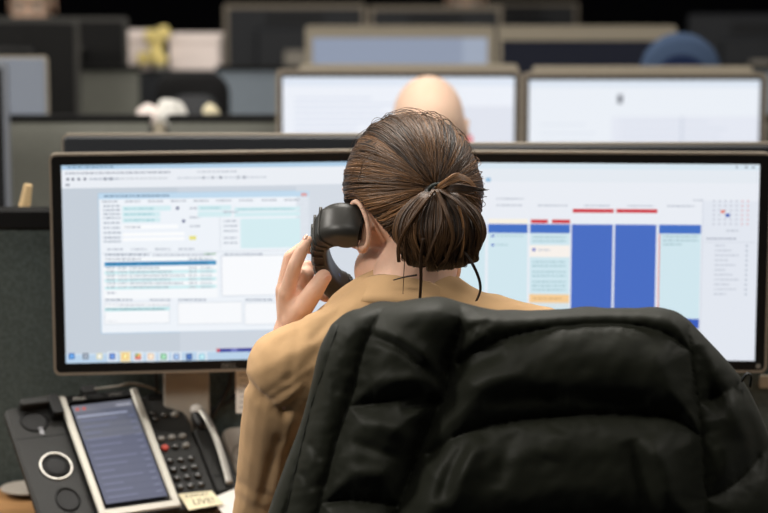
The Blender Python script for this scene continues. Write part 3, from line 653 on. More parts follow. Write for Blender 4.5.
# crumpled papers and a ball on the desk behind the second divider
zr = 1.212
def tray(label, x, wd):
    t = thing('shelf_riser', label, 'shelf', Matrix.Translation((x, 5.16, DESK)))
    h = zr - 0.045 - DESK
    MB().rprism((0, 0, h - 0.006), wd, 0.012, 0.16, 0.003, 0.001, n=2).build('top_board', 'dark_back', t)
    for sx in (-1, 1): MB().box((sx * (wd / 2 - 0.01), 0, (h - 0.012) / 2), (0.012, 0.15, h - 0.012)).build('side_board', 'dark_back', t)
tray('dark riser shelf behind the second divider with crumpled papers', P(180, 118, 5.16).x, 0.30)
def crumple(label, x, y, Y, r, m, seed, name, cat):
    mb = MB().ell((0, 0, 0), (r[0], r[1], r[2]), nu=22, nv=14)
    for i, v in enumerate(mb.v):
        k = 1 + 0.28 * noise.noise(v * 40 + Vector((seed, 0, 0))) ; mb.v[i] = v * k
    p = P(x, y, Y); o = mb.build(name, m, M=Matrix.Translation((p.x, Y, zr - 0.045 + r[2] * 0.85)), smooth=25); tag(o, label, cat)
crumple('crumpled beige paper heap left of the white one', 148, 110, 5.16, (0.030, 0.03, 0.028), 'paper_pink', 1, 'crumpled_paper', 'paper')
crumple('crumpled bright white paper on the second row riser', 170, 108, 5.16, (0.036, 0.035, 0.036), 'paper', 2, 'crumpled_paper', 'paper')
crumple('small cream ball on the second row riser', 212, 111, 5.16, (0.020, 0.02, 0.028), 'note', 30, 'stress_ball', 'ball')

# ------------------------------------------------------------ chairs
def office_chair(label, X, Y, yaw, ztop, wd, fabric='chair_black', panel=None, seat_z=0.50, back_h=None, arch=False, arms=False):
    t = thing('office_chair', label, 'chair', Matrix.Translation((X, Y, 0)) @ Matrix.Rotation(yaw, 4, 'Z'))
    # local: sitter faces +y, back towards -y
    MB().rprism((0, 0.02, seat_z - 0.04), 0.48, 0.46, 0.08, 0.09, 0.025, axis='z').build('seat', fabric, t, smooth=50)
    bh = back_h or (ztop - seat_z - 0.06)
    r = min(wd / 2 - 0.002, 0.10) if arch else 0.06
    b = MB().rprism((0, -0.235, ztop - bh / 2), wd, bh, 0.06, wd / 2 - 0.002 if arch else r, 0.02, n=8).build('backrest', fabric, t, smooth=50)
    if panel: MB().rprism((0, -0.266, ztop - bh / 2 - 0.01), wd * 0.66, bh * 0.82, 0.012, wd * 0.32 if arch else 0.04, 0.004, n=8).build('back_panel', panel, b, smooth=50)
    MB().tube([(0, -0.05, seat_z - 0.09), (0, -0.27, seat_z - 0.06), (0, -0.285, seat_z + 0.06), (0, -0.275, ztop - bh + 0.12)], [(0.03, 0.012)] * 4, up=(1, 0, 0), profile=[(1, 1), (-1, 1), (-1, -1), (1, -1)]).build('back_bracket', 'black_plastic', t)
    MB().lathe([(0.028, 0.10), (0.028, 0.28), (0.020, 0.28), (0.020, seat_z - 0.08)], 18).build('gas_column', 'steel_leg', t, smooth=40)
    for k in range(5):
        a = k * 2 * math.pi / 5 + 0.3; ca, sa = math.cos(a), math.sin(a)
        lg = MB().tube([(0.02 * ca, 0.02 * sa, 0.115), (0.16 * ca, 0.16 * sa, 0.10), (0.29 * ca, 0.29 * sa, 0.072)], [0.024, 0.020, 0.014], 8).build('base_leg', 'black_plastic', t, smooth=40)
        MB().lathe([(0.027, -0.02), (0.029, -0.012), (0.029, 0.012), (0.027, 0.02)], 16, Matrix.Translation((0.29 * ca, 0.29 * sa, 0.029)) @ Matrix.Rotation(a, 4, 'Z') @ Matrix.Rotation(R(90), 4, 'X')).build('castor', 'black_plastic', lg, smooth=40)
    return t
office_chair('black office chair under the draped puffer coat', 0.155, 2.80, 0, 1.195, 0.40, seat_z=0.49, back_h=0.60)
bx_ = P(681, 33, 5.8); office_chair('blue chair with rounded arch back behind the bright right screen', bx_.x, 5.80 + 0.235, R(0), bx_.z, 0.215, 'chair_blue', 'chair_navy', back_h=0.50, arch=True)
bx_ = P(180, 72, 5.85); office_chair('black office chair in front of the bluish grey divider', bx_.x, 5.85 + 0.235, R(8), bx_.z, 0.20, 'chair_black', 'dark_back', back_h=0.55)
bx_ = P(424, 132, 4.13); office_chair('black office chair of the bald person', P(424, 132, 4.20).x, 4.36, 0, 1.10, 0.42, 'chair_black', back_h=0.5)
# ------------------------------------------------------------ people
def head_pieces(mb, M, s=1.0, ears=True, fem=True):
    """head in its own frame: x right, y forward, z up, origin between the ear canals"""
    T = M @ Matrix.Scale(s, 4)
    mb.ell((0, -0.012, 0.045), (0.073, 0.095, 0.088), T, 28, 18)
    mb.ell((0, 0.035, 0.000), (0.062, 0.062, 0.075), T, 24, 16)
    mb.ell((0, 0.050, -0.055), (0.047, 0.045, 0.050), T, 24, 14)
    mb.ell((0, 0.078, -0.092), (0.020, 0.018, 0.018), T)
    mb.ell((0, 0.090, 0.052), (0.052, 0.018, 0.016), T)
    for sx in (-1, 1):
        mb.ell((sx * 0.040, 0.070, -0.010), (0.022, 0.022, 0.020), T)
        mb.ell((sx * 0.053, 0.016, -0.058), (0.017, 0.044, 0.034), T)
        mb.ell((sx * 0.031, 0.085, 0.020), (0.016, 0.012, 0.010), T)
        mb.ell((sx * 0.009, 0.105, -0.024), (0.009, 0.010, 0.008), T)
        if ears:
            E = T @ Matrix.Translation((sx * 0.073, -0.006, 0.007)) @ Matrix.Rotation(sx * R(-22), 4, 'Z') @ Matrix.Rotation(R(-8), 4, 'X')
            mb.ell((sx * 0.004, -0.004, 0.0), (0.006, 0.014, 0.024), E)
            rim = [Vector((sx * 0.006, 0.012 - 0.0, 0.004))]
            for k in range(15):
                a = R(60 + k * 17); rim.append(Vector((sx * (0.009 + 0.006 * math.sin(k / 14 * 3.14)), 0.018 * math.cos(a) - 0.004, 0.031 * math.sin(a) + 0.003)))
            rim = rim[1:]
            rim.append(Vector((sx * 0.006, 0.006, -0.031)))
            for i in range(len(rim) - 1): mb.cone(E @ rim[i], E @ rim[i + 1], 0.0042 * s, 0.0042 * s, 8, 3)
            mb.ell((sx * 0.006, 0.002, -0.028), (0.005, 0.008, 0.008), E)
    mb.cone(T @ Vector((0, 0.096, 0.022)), T @ Vector((0, 0.112, -0.018)), 0.007 * s, 0.0105 * s)
    mb.ell((0, 0.093, -0.050), (0.021, 0.009, 0.005), T); mb.ell((0, 0.091, -0.060), (0.018, 0.009, 0.0055), T)
def face_parts(par, M):
    for sx in (-1, 1):
        e = MB().ell((sx * 0.031, 0.0905, 0.020), (0.013, 0.0095, 0.008), M).build('eye', 'eye_white', par, smooth=True)
        MB().ell((sx * 0.031, 0.0985, 0.020), (0.005, 0.0025, 0.005), M).build('iris', 'iris', e, smooth=True)
        MB().tube([M @ Vector((sx * (0.014 + k * 0.011), 0.107 - k * 0.004 - k * k * 0.0008, 0.038 + 0.004 * math.sin(k * 0.9))) for k in range(4)], [0.003, 0.0032, 0.0028, 0.0015], 6).build('eyebrow', 'brow', par)
    MB().ell((0, 0.0985, -0.050), (0.020, 0.006, 0.0035), M).ell((0, 0.0965, -0.0585), (0.016, 0.006, 0.004), M).build('lips', 'lip', par, smooth=True)
def head_matrix(o, yaw, pitch=0.0, roll=0.0):
    return Matrix.Translation(o) @ Matrix.Rotation(yaw, 4, 'Z') @ Matrix.Rotation(-pitch, 4, 'X') @ Matrix.Rotation(roll, 4, 'Y')
def proj(p):
    v = p - Vector((0, 0, CAMZ)); d = v.y * math.cos(PITCH) - v.z * math.sin(PITCH); u_ = v.y * math.sin(PITCH) + v.z * math.cos(PITCH)
    return 384 + FPX * v.x / d, 256.5 - FPX * u_ / d
def seg_d(px, py, pl):
    best = 1e9
    for (ax, ay), (bx, by) in zip(pl, pl[1:]):
        dx, dy = bx - ax, by - ay; t = max(0, min(1, ((px - ax) * dx + (py - ay) * dy) / (dx * dx + dy * dy)))
        best = min(best, math.hypot(px - ax - t * dx, py - ay - t * dy))
    return best

HO = P(410, 226, 2.85)
MH = head_matrix(HO, R(28), R(6), R(-2))
woman = thing('person', 'person in tan shirt with brown hair in a low bun, holding a handset', 'person', Matrix.Translation((HO.x, 2.85, 0)))
WI = woman.matrix_world.inverted()
def wbuild(mb): mb.v = [WI @ v for v in mb.v]; return mb
body = MB()
head_pieces(body, MH)
neckb = P(408, 300, 2.785); skull = MH @ Vector((0, -0.028, -0.03))
body.cone(skull, neckb, 0.052, 0.056, 22); body.cone(MH @ Vector((0, 0.0, -0.06)), neckb + Vector((0, 0.03, 0.0)), 0.046, 0.050, 22)
shL, shR = P(289, 369, 2.735), P(537, 347, 2.745)
midL, midR = P(345, 338, 2.765), P(472, 324, 2.775)
elL, wrL = P(264, 515, 2.92), P(291, 330, 2.885)
elR, wrR = P(568, 545, 2.90), Vector((0.155, 3.10, DESK + 0.045))
cX = P(408, 430, 2.80)
def torso(mb, g):
    for a, b, r0, r1 in ((neckb, midL, 0.044, 0.040), (midL, shL, 0.040, 0.046), (neckb, midR, 0.044, 0.037), (midR, shR, 0.037, 0.046)): mb.cone(a, b, r0 + g, r1 + g, 20)
    mb.ell(cX, (0.158 + g, 0.100 + g, 0.215 + g), None, 36, 24)
    mb.ell((cX.x - 0.005, 2.83, cX.z + 0.06), (0.15 + g, 0.09 + g, 0.13 + g), None, 32, 20)
    mb.ell((cX.x, 2.83, 0.74), (0.140 + g, 0.105 + g, 0.20 + g), None, 32, 20)
    mb.cone(shL, elL, 0.046 + g, 0.036 + g, 20); mb.cone(elL, wrL + (elL - wrL) * 0.12, 0.037 + g, 0.026 + g, 20)
    mb.cone(shR, elR, 0.046 + g, 0.038 + g, 20); mb.cone(elR, wrR + (elR - wrR) * 0.12, 0.037 + g, 0.026 + g, 20)
torso(body, 0.0)
body.cone(elL, wrL, 0.034, 0.024, 18); body.cone(elR, wrR, 0.034, 0.024, 18)
hipz = 0.60
body.ell((cX.x, 2.85, hipz), (0.165, 0.125, 0.10), None, 30, 18)
legs = []
for sx in (-1, 1):
    h = Vector((cX.x + sx * 0.09, 2.87, 0.585)); k = Vector((cX.x + sx * 0.11, 3.26, 0.545)); an = Vector((cX.x + sx * 0.12, 3.20, 0.10)); to = Vector((cX.x + sx * 0.13, 3.34, 0.045))
    legs.append((h, k, an, to)); body.chain([h, k, an], [0.08, 0.055, 0.038]); body.cone(an, to, 0.038, 0.026)
# left hand holding the handset
def H(x, y, Y): return P(x, y, Y)
hand = [
    ([H(287, 292, 2.848), H(295, 265, 2.835), H(302, 250, 2.836), H(308, 241, 2.842)], [0.0112, 0.0098, 0.0088, 0.0076]),
    ([H(283, 290, 2.870), H(289.5, 257, 2.872), H(302, 247, 2.884), H(312, 250, 2.892)], [0.0098, 0.0086, 0.0076, 0.0066]),
    ([H(284, 296, 2.892), H(295, 270, 2.904), H(308, 265, 2.914), H(316, 271, 2.918)], [0.0094, 0.0082, 0.0074, 0.0062]),
    ([H(288, 304, 2.910), H(302, 292, 2.924), H(316, 293, 2.928), H(326, 299, 2.926)], [0.0084, 0.0072, 0.0066, 0.0056]),
    ([H(294, 319, 2.862), H(303, 307, 2.838), H(314, 291, 2.829), H(323.5, 277, 2.832)], [0.0175, 0.0145, 0.0132, 0.0108])]
for pts, rad in hand: body.chain(pts, rad)
for i in range(4): body.cone(wrL + Vector((0, 0, 0.006)), hand[i][0][0], 0.019, hand[i][1][0] + 0.0012)
body.cone(hand[0][0][0], hand[3][0][0], 0.0105, 0.0095); body.cone(hand[4][0][0], hand[0][0][0], 0.014, 0.011); body.cone(wrL, hand[4][0][0], 0.021, 0.015)
body.cone(hand[4][0][1], hand[0][0][0] * 0.7 + hand[3][0][0] * 0.3 , 0.009, 0.010)
body.ell(H(294, 304, 2.868), (0.017, 0.030, 0.028)); body.ell(H(300, 284, 2.888), (0.013, 0.018, 0.022)); body.ell(H(307, 276, 2.902), (0.010, 0.012, 0.014))
# right hand resting on the desk
hz = DESK + 0.022
for i, (dx, L) in enumerate(((-0.034, 0.062), (-0.012, 0.078), (0.010, 0.086), (0.031, 0.076))):
    k = wrR + Vector((dx, 0.085, -0.014)); body.cone(wrR, k, 0.019, 0.0105)
    body.chain([k, k + Vector((dx * 0.12, L * 0.5, 0.006)), k + Vector((dx * 0.18, L * 0.82, -0.006)), k + Vector((dx * 0.2, L, -0.016))], [0.0098, 0.0086, 0.0076, 0.0064])
body.chain([wrR + Vector((-0.018, 0.02, -0.004)), wrR + Vector((-0.045, 0.05, -0.012)), wrR + Vector((-0.055, 0.085, -0.020)), wrR + Vector((-0.054, 0.108, -0.026))], [0.015, 0.0122, 0.0108, 0.009])
remesh('body', wbuild(body), 0.0026, 'skin', woman, 5)
face_parts(woman, WI @ MH)
def nail(tip, prev, face, wd, ln):
    d = (tip - prev).normalized(); f_ = (face - d * d.dot(face)).normalized(); s_ = d.cross(f_)
    c_ = tip + d * 0.001 + f_ * wd * 0.98
    M = Matrix(((s_.x, d.x, f_.x, c_.x), (s_.y, d.y, f_.y, c_.y), (s_.z, d.z, f_.z, c_.z), (0, 0, 0, 1)))
    wbuild(MB().ell((0, 0, 0), (wd * 0.72, ln, 0.0016), M, 14, 8)).build('fingernail', 'nail', woman, smooth=True)
nail(hand[4][0][3], hand[4][0][2], Vector((0.75, -0.5, 0.3)), 0.0090, 0.007)
nail(hand[0][0][3], hand[0][0][2], Vector((-0.8, -0.4, 0.3)), 0.0066, 0.0055)
for k in (1, 2, 3): nail(hand[k][0][3], hand[k][0][2], Vector((-0.3, 0.9, 0.2)), hand[k][1][3], 0.005)

# ---- clothing
shirt = MB(); torso(shirt, 0.009)
creases = [([(244, 380), (258, 398), (272, 410), (284, 414)], -0.0055, 5), ([(284, 414), (300, 400), (312, 380)], -0.004, 5), ([(262, 398), (300, 372), (318, 352)], -0.003, 6),
    ([(270, 402), (292, 388), (314, 372)], -0.003, 4), ([(276, 345), (300, 335), (330, 322)], -0.0015, 6), ([(256, 372), (285, 360), (312, 346)], 0.0022, 7), ([(280, 440), (270, 470), (262, 500)], -0.003, 6),
    ([(292, 420), (280, 455), (276, 490)], 0.0025, 6), ([(240, 484), (254, 494), (270, 498)], -0.0022, 5), ([(234, 496), (250, 508), (268, 512)], -0.002, 5), ([(300, 318), (296, 350), (288, 380)], -0.0015, 5), ([(350, 306), (330, 318), (312, 340)], -0.0018, 5), ([(480, 296), (500, 303), (530, 308)], -0.0015, 4)]
def shirt_fn(co, n):
    w_ = woman.matrix_world @ co; a = 0.0032 * noise.noise(Vector((w_.x * 16, w_.y * 16, w_.z * 9))) + 0.0012 * noise.noise(Vector((w_.x * 50, w_.y * 40, w_.z * 26)))
    if n.y < 0.35 and w_.z > 0.8:
        x, y = proj(w_)
        if 220 < x < 340:
            for pl, am, wd in creases: a += am * math.exp(-(seg_d(x, y, pl) / wd) ** 2)
    return a
# trim cuffs: a short band at each wrist; collar round the neck
sh = remesh('shirt', wbuild(shirt), 0.0035, 'shirt', woman, 6, shirt_fn)
for el, wr in ((elL, wrL), (elR, wrR)):
    a = wr + (el - wr) * 0.20; b = wr + (el - wr) * 0.06
    wbuild(MB().tube([a, a + (b - a) * 0.1, b], [0.036, 0.0385, 0.0365], 24)).build('cuff', 'shirt', sh, smooth=40)
col_m = MB(); NC = 40; ringv = []
ax = (skull - neckb).normalized(); ax = (ax + Vector((0, -0.10, 0.25))).normalized(); e1 = Vector((1, 0, 0)); e1 = (e1 - ax * ax.dot(e1)).normalized(); e2 = ax.cross(e1)
for k, (rr, hh) in enumerate(((0.066, -0.012), (0.0635, 0.020), (0.0655, 0.026), (0.070, 0.022), (0.082, -0.006), (0.086, -0.016), (0.078, -0.018))):
    for i in range(NC):
        a = 2 * math.pi * i / NC; open_ = max(0, math.sin(a)) ** 3
        ringv.append(neckb + Vector((0, 0.012, -0.012)) + e1 * rr * math.cos(a) * 1.0 + e2 * rr * math.sin(a) * 0.98 + ax * (hh - 0.03 * open_ - 0.004 * math.cos(2 * a)))
fs = []
for k in range(6):
    for i in range(NC):
        j = (i + 1) % NC; fs.append((k * NC + i, k * NC + j, (k + 1) * NC + j, (k + 1) * NC + i))
col_m.add(ringv, fs); wbuild(col_m).build('collar', 'shirt', sh, smooth=True)
tr = MB()
tr.ell((cX.x, 2.85, hipz), (0.178, 0.138, 0.112), None, 30, 18)
for h, k, an, to in legs: tr.chain([h, k, an + Vector((0, 0, 0.02))], [0.092, 0.067, 0.052])
remesh('trousers', wbuild(tr), 0.006, 'trousers', woman, 4)
for h, k, an, to in legs:
    s_ = MB().cone(an + Vector((0, -0.02, -0.045)), to + Vector((0, 0.03, -0.004)), 0.043, 0.036, 16); s_.v = [Vector((v.x, v.y, max(v.z, 0.002))) for v in s_.v]
    wbuild(s_).build('shoe', 'shoe', woman, smooth=True)

# ---- hair
HC = Vector((0, -0.012, 0.045)); HR = Vector((0.073, 0.095, 0.088))
def scalp(d):
    return 1.0 / math.sqrt((d.x / HR.x) ** 2 + (d.y / HR.y) ** 2 + (d.z / HR.z) ** 2)
def smooth01(t): t = max(0, min(1, t)); return t * t * (3 - 2 * t)
def hairline(az):
    """az 0 at the back of the head, 180 at the forehead; height of the hair's lower edge"""
    a = abs(az); K = [(0, -0.062), (22, -0.056), (36, -0.036), (48, -0.008), (60, 0.014), (72, 0.031), (84, 0.040), (98, 0.034), (112, 0.020), (122, 0.036), (150, 0.080), (180, 0.088)]
    for (a0, z0), (a1, z1) in zip(K, K[1:]):
        if a <= a1: return z0 + (z1 - z0) * (a - a0) / (a1 - a0)
    return 0.088
TIE = MH.inverted() @ P(437, 188, 2.735); tdir = (TIE - HC).normalized()
def hair_r(d):
    r = scalp(d); p = HC + d * r
    az = math.degrees(math.atan2(p.x, -p.y)); m = smooth01((p.z - hairline(az) + 0.006) / 0.024)
    t = -0.010 + 0.023 * m
    if d.z > 0: t += 0.002 * d.z
    return r + t, m
mb = MB().ell((0, 0, 0), (1, 1, 1), None, 90, 64)
for i, v in enumerate(mb.v):
    d = v.normalized(); r, m = hair_r(d); s_ = math.acos(max(-1, min(1, d.dot(tdir))))
    ortho = (d - tdir * d.dot(tdir)); ang = math.atan2(ortho.dot(Vector((1, 0, 0))), ortho.z) if ortho.length > 1e-4 else 0
    g = 0.0022 * noise.noise(Vector((ang * 7, s_ * 1.2, 0))) + 0.0012 * noise.noise(Vector((ang * 20, s_ * 1.5, 5)))
    mb.v[i] = WI @ MH @ (HC + d * (r + g * m))
hair = mb.build('hair', 'hair_core', woman, smooth=True)
strands = MB(); rg = random.Random(11)
def hcol(k):
    a, b = lin((27, 18, 13)), lin((152, 110, 72)); j = k ** 1.9
    return tuple(x + (y - x) * j for x, y in zip(a, b))
RW = WI @ MH
cnt = 0
clump = {}
while cnt < 2600:
    d = Vector((rg.gauss(0, 1), rg.gauss(0, 1), rg.gauss(0, 1))).normalized()
    r, m = hair_r(d)
    if m < 0.25 or d.dot(tdir) > 0.93: continue
    if d.y > 0.1 and rg.random() < 0.35: continue
    ortho = d - tdir * d.dot(tdir); ang = math.atan2(ortho.dot(Vector((1, 0, 0))), ortho.z); ck = int(ang * 9)
    if ck not in clump: clump[ck] = (rg.random(), rg.uniform(-0.0012, 0.0022))
    cc, lift = clump[ck]
    tot = math.acos(max(-1, min(1, d.dot(tdir)))); pts = []; rad = []
    end = rg.uniform(0.80, 0.985); n_ = 11; wob = rg.uniform(-0.05, 0.05); base_r = rg.uniform(0.0004, 0.0013); axis = d.cross(tdir).normalized(); lf = rg.uniform(-0.0006, 0.0016) + lift
    fly = rg.random() < 0.03
    for k in range(n_):
        t = end * k / (n_ - 1); sn = math.sin(tot) or 1e-6
        e = (d * math.sin((1 - t) * tot) + tdir * math.sin(t * tot)) / sn
        e = (e + axis * wob * math.sin(t * math.pi) * (1 + 0.6 * math.sin(t * 7 + ck))).normalized()
        rr, mm = hair_r(e)
        if mm < 0.15: rr = scalp(e) + 0.0
        p = HC + e * (rr + lf * math.sin(min(1, t * 3) * 1.57) + (0.006 * math.sin(t * math.pi) if fly else 0))
        pts.append(RW @ p); rad.append((base_r * (0.35 if fly else 1)) * (0.35 + 0.65 * math.sin(math.pi * min(1, 0.12 + t * 0.9))))
    strands.cc = hcol(max(0, min(1, 0.55 * cc + 0.45 * rg.random())))
    strands.tube(pts, rad, 5); cnt += 1
# loose top flyaways
for i in range(46):
    a = rg.uniform(-1.3, 1.3); d = Vector((math.sin(a), rg.uniform(-0.5, 0.3), math.cos(a))).normalized(); r, m = hair_r(d); q = d.cross(Vector((rg.uniform(-1, 1), 1, 0.2))).normalized(); pts = []
    ln = rg.uniform(0.02, 0.055); up_ = rg.uniform(0.002, 0.009)
    for k in range(7):
        t = k / 6; e = (d + q * (t - 0.5) * ln / r).normalized(); pts.append(RW @ (HC + e * (hair_r(e)[0] + 0.002 + up_ * math.sin(t * 2.6))))
    strands.cc = hcol(rg.uniform(0.2, 0.7)); strands.tube(pts, 0.00035, 4)
strands.build('combed_strands', 'hair', hair, smooth=True, kind='stuff')
# low bun: a folded ponytail hanging from the tie
bun_c = MH @ TIE
def B(x, y, Y): return P(x, y, Y)
tieW = P(437, 188, 2.735); 
core = MB().ell((0, 0, 0), (1, 1, 1), None, 40, 28)
bc = P(438, 232, 2.742)
for i, v in enumerate(core.v):
    x, y, z = v; wx = 0.052 + 0.010 * max(-1, min(1, x)) ; shp = 1.0 - 0.33 * smooth01((z - 0.1) / 0.9)
    g = 1 + 0.05 * noise.noise(Vector((x * 9, z * 1.5, y)))
    core.v[i] = WI @ Vector((bc.x + (x * 0.050 * shp + 0.004 * (z < 0) * 0) * g + 0.006 * z * 0, bc.y + y * 0.030 * g, bc.z + z * 0.046))
bun = core.build('bun', 'hair_core', woman, smooth=True)
bs = MB()
bs.cc = lin((24, 17, 13)); bs.ell(WI @ (tieW + Vector((0.001, -0.003, -0.010))), (0.020, 0.016, 0.017))
for i in range(1000):
    a = rg.uniform(-1, 1); dep = rg.uniform(0.0, 1.0); ck = int(a * 11 + 20); rk = random.Random(ck); w1 = rg.gauss(0, 0.0022) + rk.uniform(-0.008, 0.008); lay = rk.uniform(-0.006, 0.004); drop = rk.uniform(0.94, 1.06)
    sx = 0.056 * a * (1.04 if a > 0 else 0.96) + 0.002
    front = math.sqrt(max(0, 1 - min(1, abs(a)) ** 2.2))
    bulge = 0.044 * front + 0.004 + rg.uniform(-0.002, 0.002) + lay
    end = rg.uniform(0.9, 1.02)
    path = [(0.16 * sx, -0.004, 0), (0.50 * sx + 0.5 * w1, -0.010 - 0.45 * bulge, -0.010), (0.85 * sx + w1 * 1.2, -0.86 * bulge, -0.032), (1.0 * sx + w1, -bulge, -0.058), (0.93 * sx - 0.6 * w1, -bulge * 0.84, -0.082 * drop), (0.72 * sx - w1 * 1.4, -bulge * 0.42, -0.101 * drop + 0.010 * abs(a)), (0.45 * sx, 0.008, -0.104 + 0.014 * abs(a)), (0.3 * sx, 0.025, -0.094)]
    pts = spline([WI @ (tieW + Vector((p[0], p[1] + 0.004, p[2]))) for p in path], 4)
    pts = pts[:max(6, int(len(pts) * end))]
    br = rg.uniform(0.0004, 0.0013); rad = [br * (0.45 + 0.55 * math.sin(math.pi * min(1, 0.15 + 0.85 * k / len(pts)))) for k in range(len(pts))]
    bs.cc = hcol(max(0, min(1, 0.02 + 0.38 * rg.random() + 0.38 * rk.random())))
    bs.tube(pts, rad, 5)
# wrapped loop of hair over the tie and a lock poking out to the right
for i in range(60):
    o_ = rg.uniform(-1, 1); q = rg.uniform(-0.003, 0.003)
    pts = [P(436 + q * 300, 190 + o_ * 3, 2.722), P(447, 182 + o_ * 3.5, 2.712 + q), P(458 + o_ * 2, 177 + o_ * 3.5, 2.715), P(469 + o_ * 2, 181 + o_ * 4, 2.728), P(476, 190 + o_ * 3, 2.742)]
    bs.cc = hcol(rg.uniform(0.45, 1.0)); bs.tube(spline([WI @ p for p in pts], 4), 0.0011, 4)
for i in range(34):
    o_ = rg.uniform(-1, 1); tip = P(486 + rg.uniform(-7, 4), 189 + rg.uniform(-2, 2), 2.735)
    pts = [P(441, 189 + o_ * 2, 2.720), P(456, 188 + o_ * 4, 2.706), P(470, 189 + o_ * 3, 2.716), tip]
    bs.cc = hcol(rg.uniform(0.0, 0.4)); bs.tube(spline([WI @ p for p in pts], 4), [0.0013] * 8 + [0.001, 0.0008, 0.0006, 0.0004, 0.0002], 4)
bs.build('bun_strands', 'hair', bun, smooth=True, kind='stuff')
wbuild(MB().tube([tieW + Vector((0.010 * math.cos(k * 0.4488), -0.014 + 0.004 * math.sin(k * 0.9), 0.007 * math.sin(k * 0.4488))) for k in range(15)], 0.0022, 8)).build('hair_tie', 'hair_tie', bun, smooth=True)
def lock(pts, r, c, n):
    lk = MB()
    for i in range(n):
        of = Vector((rg.uniform(-1, 1), rg.uniform(-1, 1), 0)) * r * 0.8; L_ = spline([WI @ (P(*p) + of) for p in pts], 6)
        lk.cc = hcol(c * rg.uniform(0.6, 1.3)); lk.tube(L_, [r * 0.55 * (1 - 0.6 * k / len(L_)) for k in range(len(L_))], 5)
    lk.build('loose_lock', 'hair', hair, smooth=True)
lock([(424, 238, 2.690), (421, 258, 2.692), (421, 280, 2.694), (420, 299, 2.696)], 0.0028, 0.25, 6)
lock([(412, 228, 2.70), (406, 246, 2.70), (404, 270, 2.702), (403, 294, 2.705)], 0.0009, 0.35, 2)
lock([(464, 252, 2.70), (471, 262, 2.70), (478, 277, 2.702), (480, 290, 2.705), (476, 301, 2.708)], 0.0022, 0.2, 5)
lock([(458, 205, 2.695), (463, 225, 2.690), (463, 245, 2.690), (460, 258, 2.695)], 0.0016, 0.8, 4)
lock([(430, 196, 2.700), (418, 214, 2.694), (408, 232, 2.694), (404, 250, 2.70)], 0.0018, 0.5, 5)
lock([(440, 190, 2.712), (455, 200, 2.694), (470, 215, 2.690), (479, 235, 2.698), (475, 256, 2.704)], 0.0026, 0.5, 14)
lock([(437, 190, 2.712), (447, 214, 2.688), (453, 238, 2.685), (445, 263, 2.694)], 0.0022, 0.45, 12)
lock([(434, 190, 2.712), (422, 205, 2.692), (409, 224, 2.690), (399, 244, 2.700), (399, 262, 2.706)], 0.0024, 0.5, 14)
lock([(438, 192, 2.710), (441, 220, 2.686), (431, 248, 2.684), (424, 264, 2.694)], 0.0022, 0.5, 10)
lock([(444, 190, 2.712), (462, 206, 2.690), (468, 230, 2.690), (458, 262, 2.698)], 0.0024, 0.3, 10)
lock([(417, 275, 2.712), (405, 277, 2.716), (394, 280, 2.722)], 0.0020, 0.05, 4)
# ear stud
# ------------------------------------------------------------ handset in the hand
hpts = [P(361, 228, 2.806), P(350, 226, 2.808), P(337, 225, 2.814), P(326, 230, 2.828), P(320.5, 240, 2.850), P(321, 254, 2.872), P(325, 268, 2.894), P(332, 281, 2.912), P(341, 287, 2.922), P(349, 288, 2.926)]
ho = thing('telephone_handset', 'black telephone handset with ribbed grip held at the left ear', 'handset', Matrix.Translation(tuple(hpts[4])))
HI = ho.matrix_world.inverted()
prof = rrect(2, 2, 0.55, 4)
hrad = [(0.0225, 0.018), (0.0260, 0.023), (0.0262, 0.021), (0.0240, 0.0155), (0.0200, 0.0115), (0.0190, 0.0110), (0.0190, 0.0115), (0.0195, 0.0145), (0.0200, 0.0160), (0.0175, 0.0145)]
pd = (hpts[8] - hpts[1]).normalized(); pn = Vector((1, 0, 0)).cross(pd).normalized()
sp_ = spline(hpts, 5); rr_ = spline([Vector((a, b, 0)) for a, b in hrad], 5)
mb = MB().tube(sp_, [(r.x, r.y) for r in rr_], up=pn, profile=prof); mb.v = [HI @ v for v in mb.v]; mb.build('shell', 'handset_black', ho, smooth=45)
for k in range(6):
    i = 13 + k * 3; c = sp_[i]; t = (sp_[i + 1] - sp_[i - 1]).normalized(); a = (pn - t * t.dot(pn)).normalized(); b = t.cross(a); r = rr_[i]
    out = b if b.x < 0 else -b
    ps = [c + a * r.x * s_ * 0.92 + out * r.y * (1.02 - 0.10 * s_ * s_) for s_ in (-1, -0.6, -0.2, 0.2, 0.6, 1)]
    sc_ = a if a.y < 0 else -a
    ps = [c + sc_ * r.x * 1.0 - out * r.y * 0.35, c + sc_ * r.x * 1.01 + out * r.y * 0.25, c + sc_ * r.x * 0.92 + out * r.y * 0.82] + [c + sc_ * r.x * s_ + out * r.y * 1.0 for s_ in (0.6, 0.2, -0.2, -0.6, -0.9)]
    mb = MB().tube(ps, 0.0022, 6); mb.v = [HI @ v for v in mb.v]; mb.build('grip_rib', 'handset_black', ho, smooth=True)
for i, nm in ((0, 'ear_pad'), (-1, 'mouth_pad')):
    e = sp_[i]; d_ = (sp_[0] - sp_[1]).normalized() if i == 0 else (sp_[-1] - sp_[-2]).normalized()
    M = Matrix.Translation(e) @ d_.to_track_quat('Z', 'Y').to_matrix().to_4x4()
    mb = MB().lathe([(0.0165, -0.003), (0.0165, 0.002), (0.014, 0.0035), (0.001, 0.0025)], 24, M); mb.v = [HI @ v for v in mb.v]; mb.build(nm, 'phone_black', ho, smooth=40)
M = Matrix.Translation(P(336, 275, 2.9075)) ; mb = MB().ell((0, 0, 0), (0.005, 0.004, 0.011), M @ Matrix.Rotation(R(-28), 4, 'Y')); mb.v = [HI @ v for v in mb.v]; mb.build('blue_sticker', 'earphone_blue', ho, smooth=True)
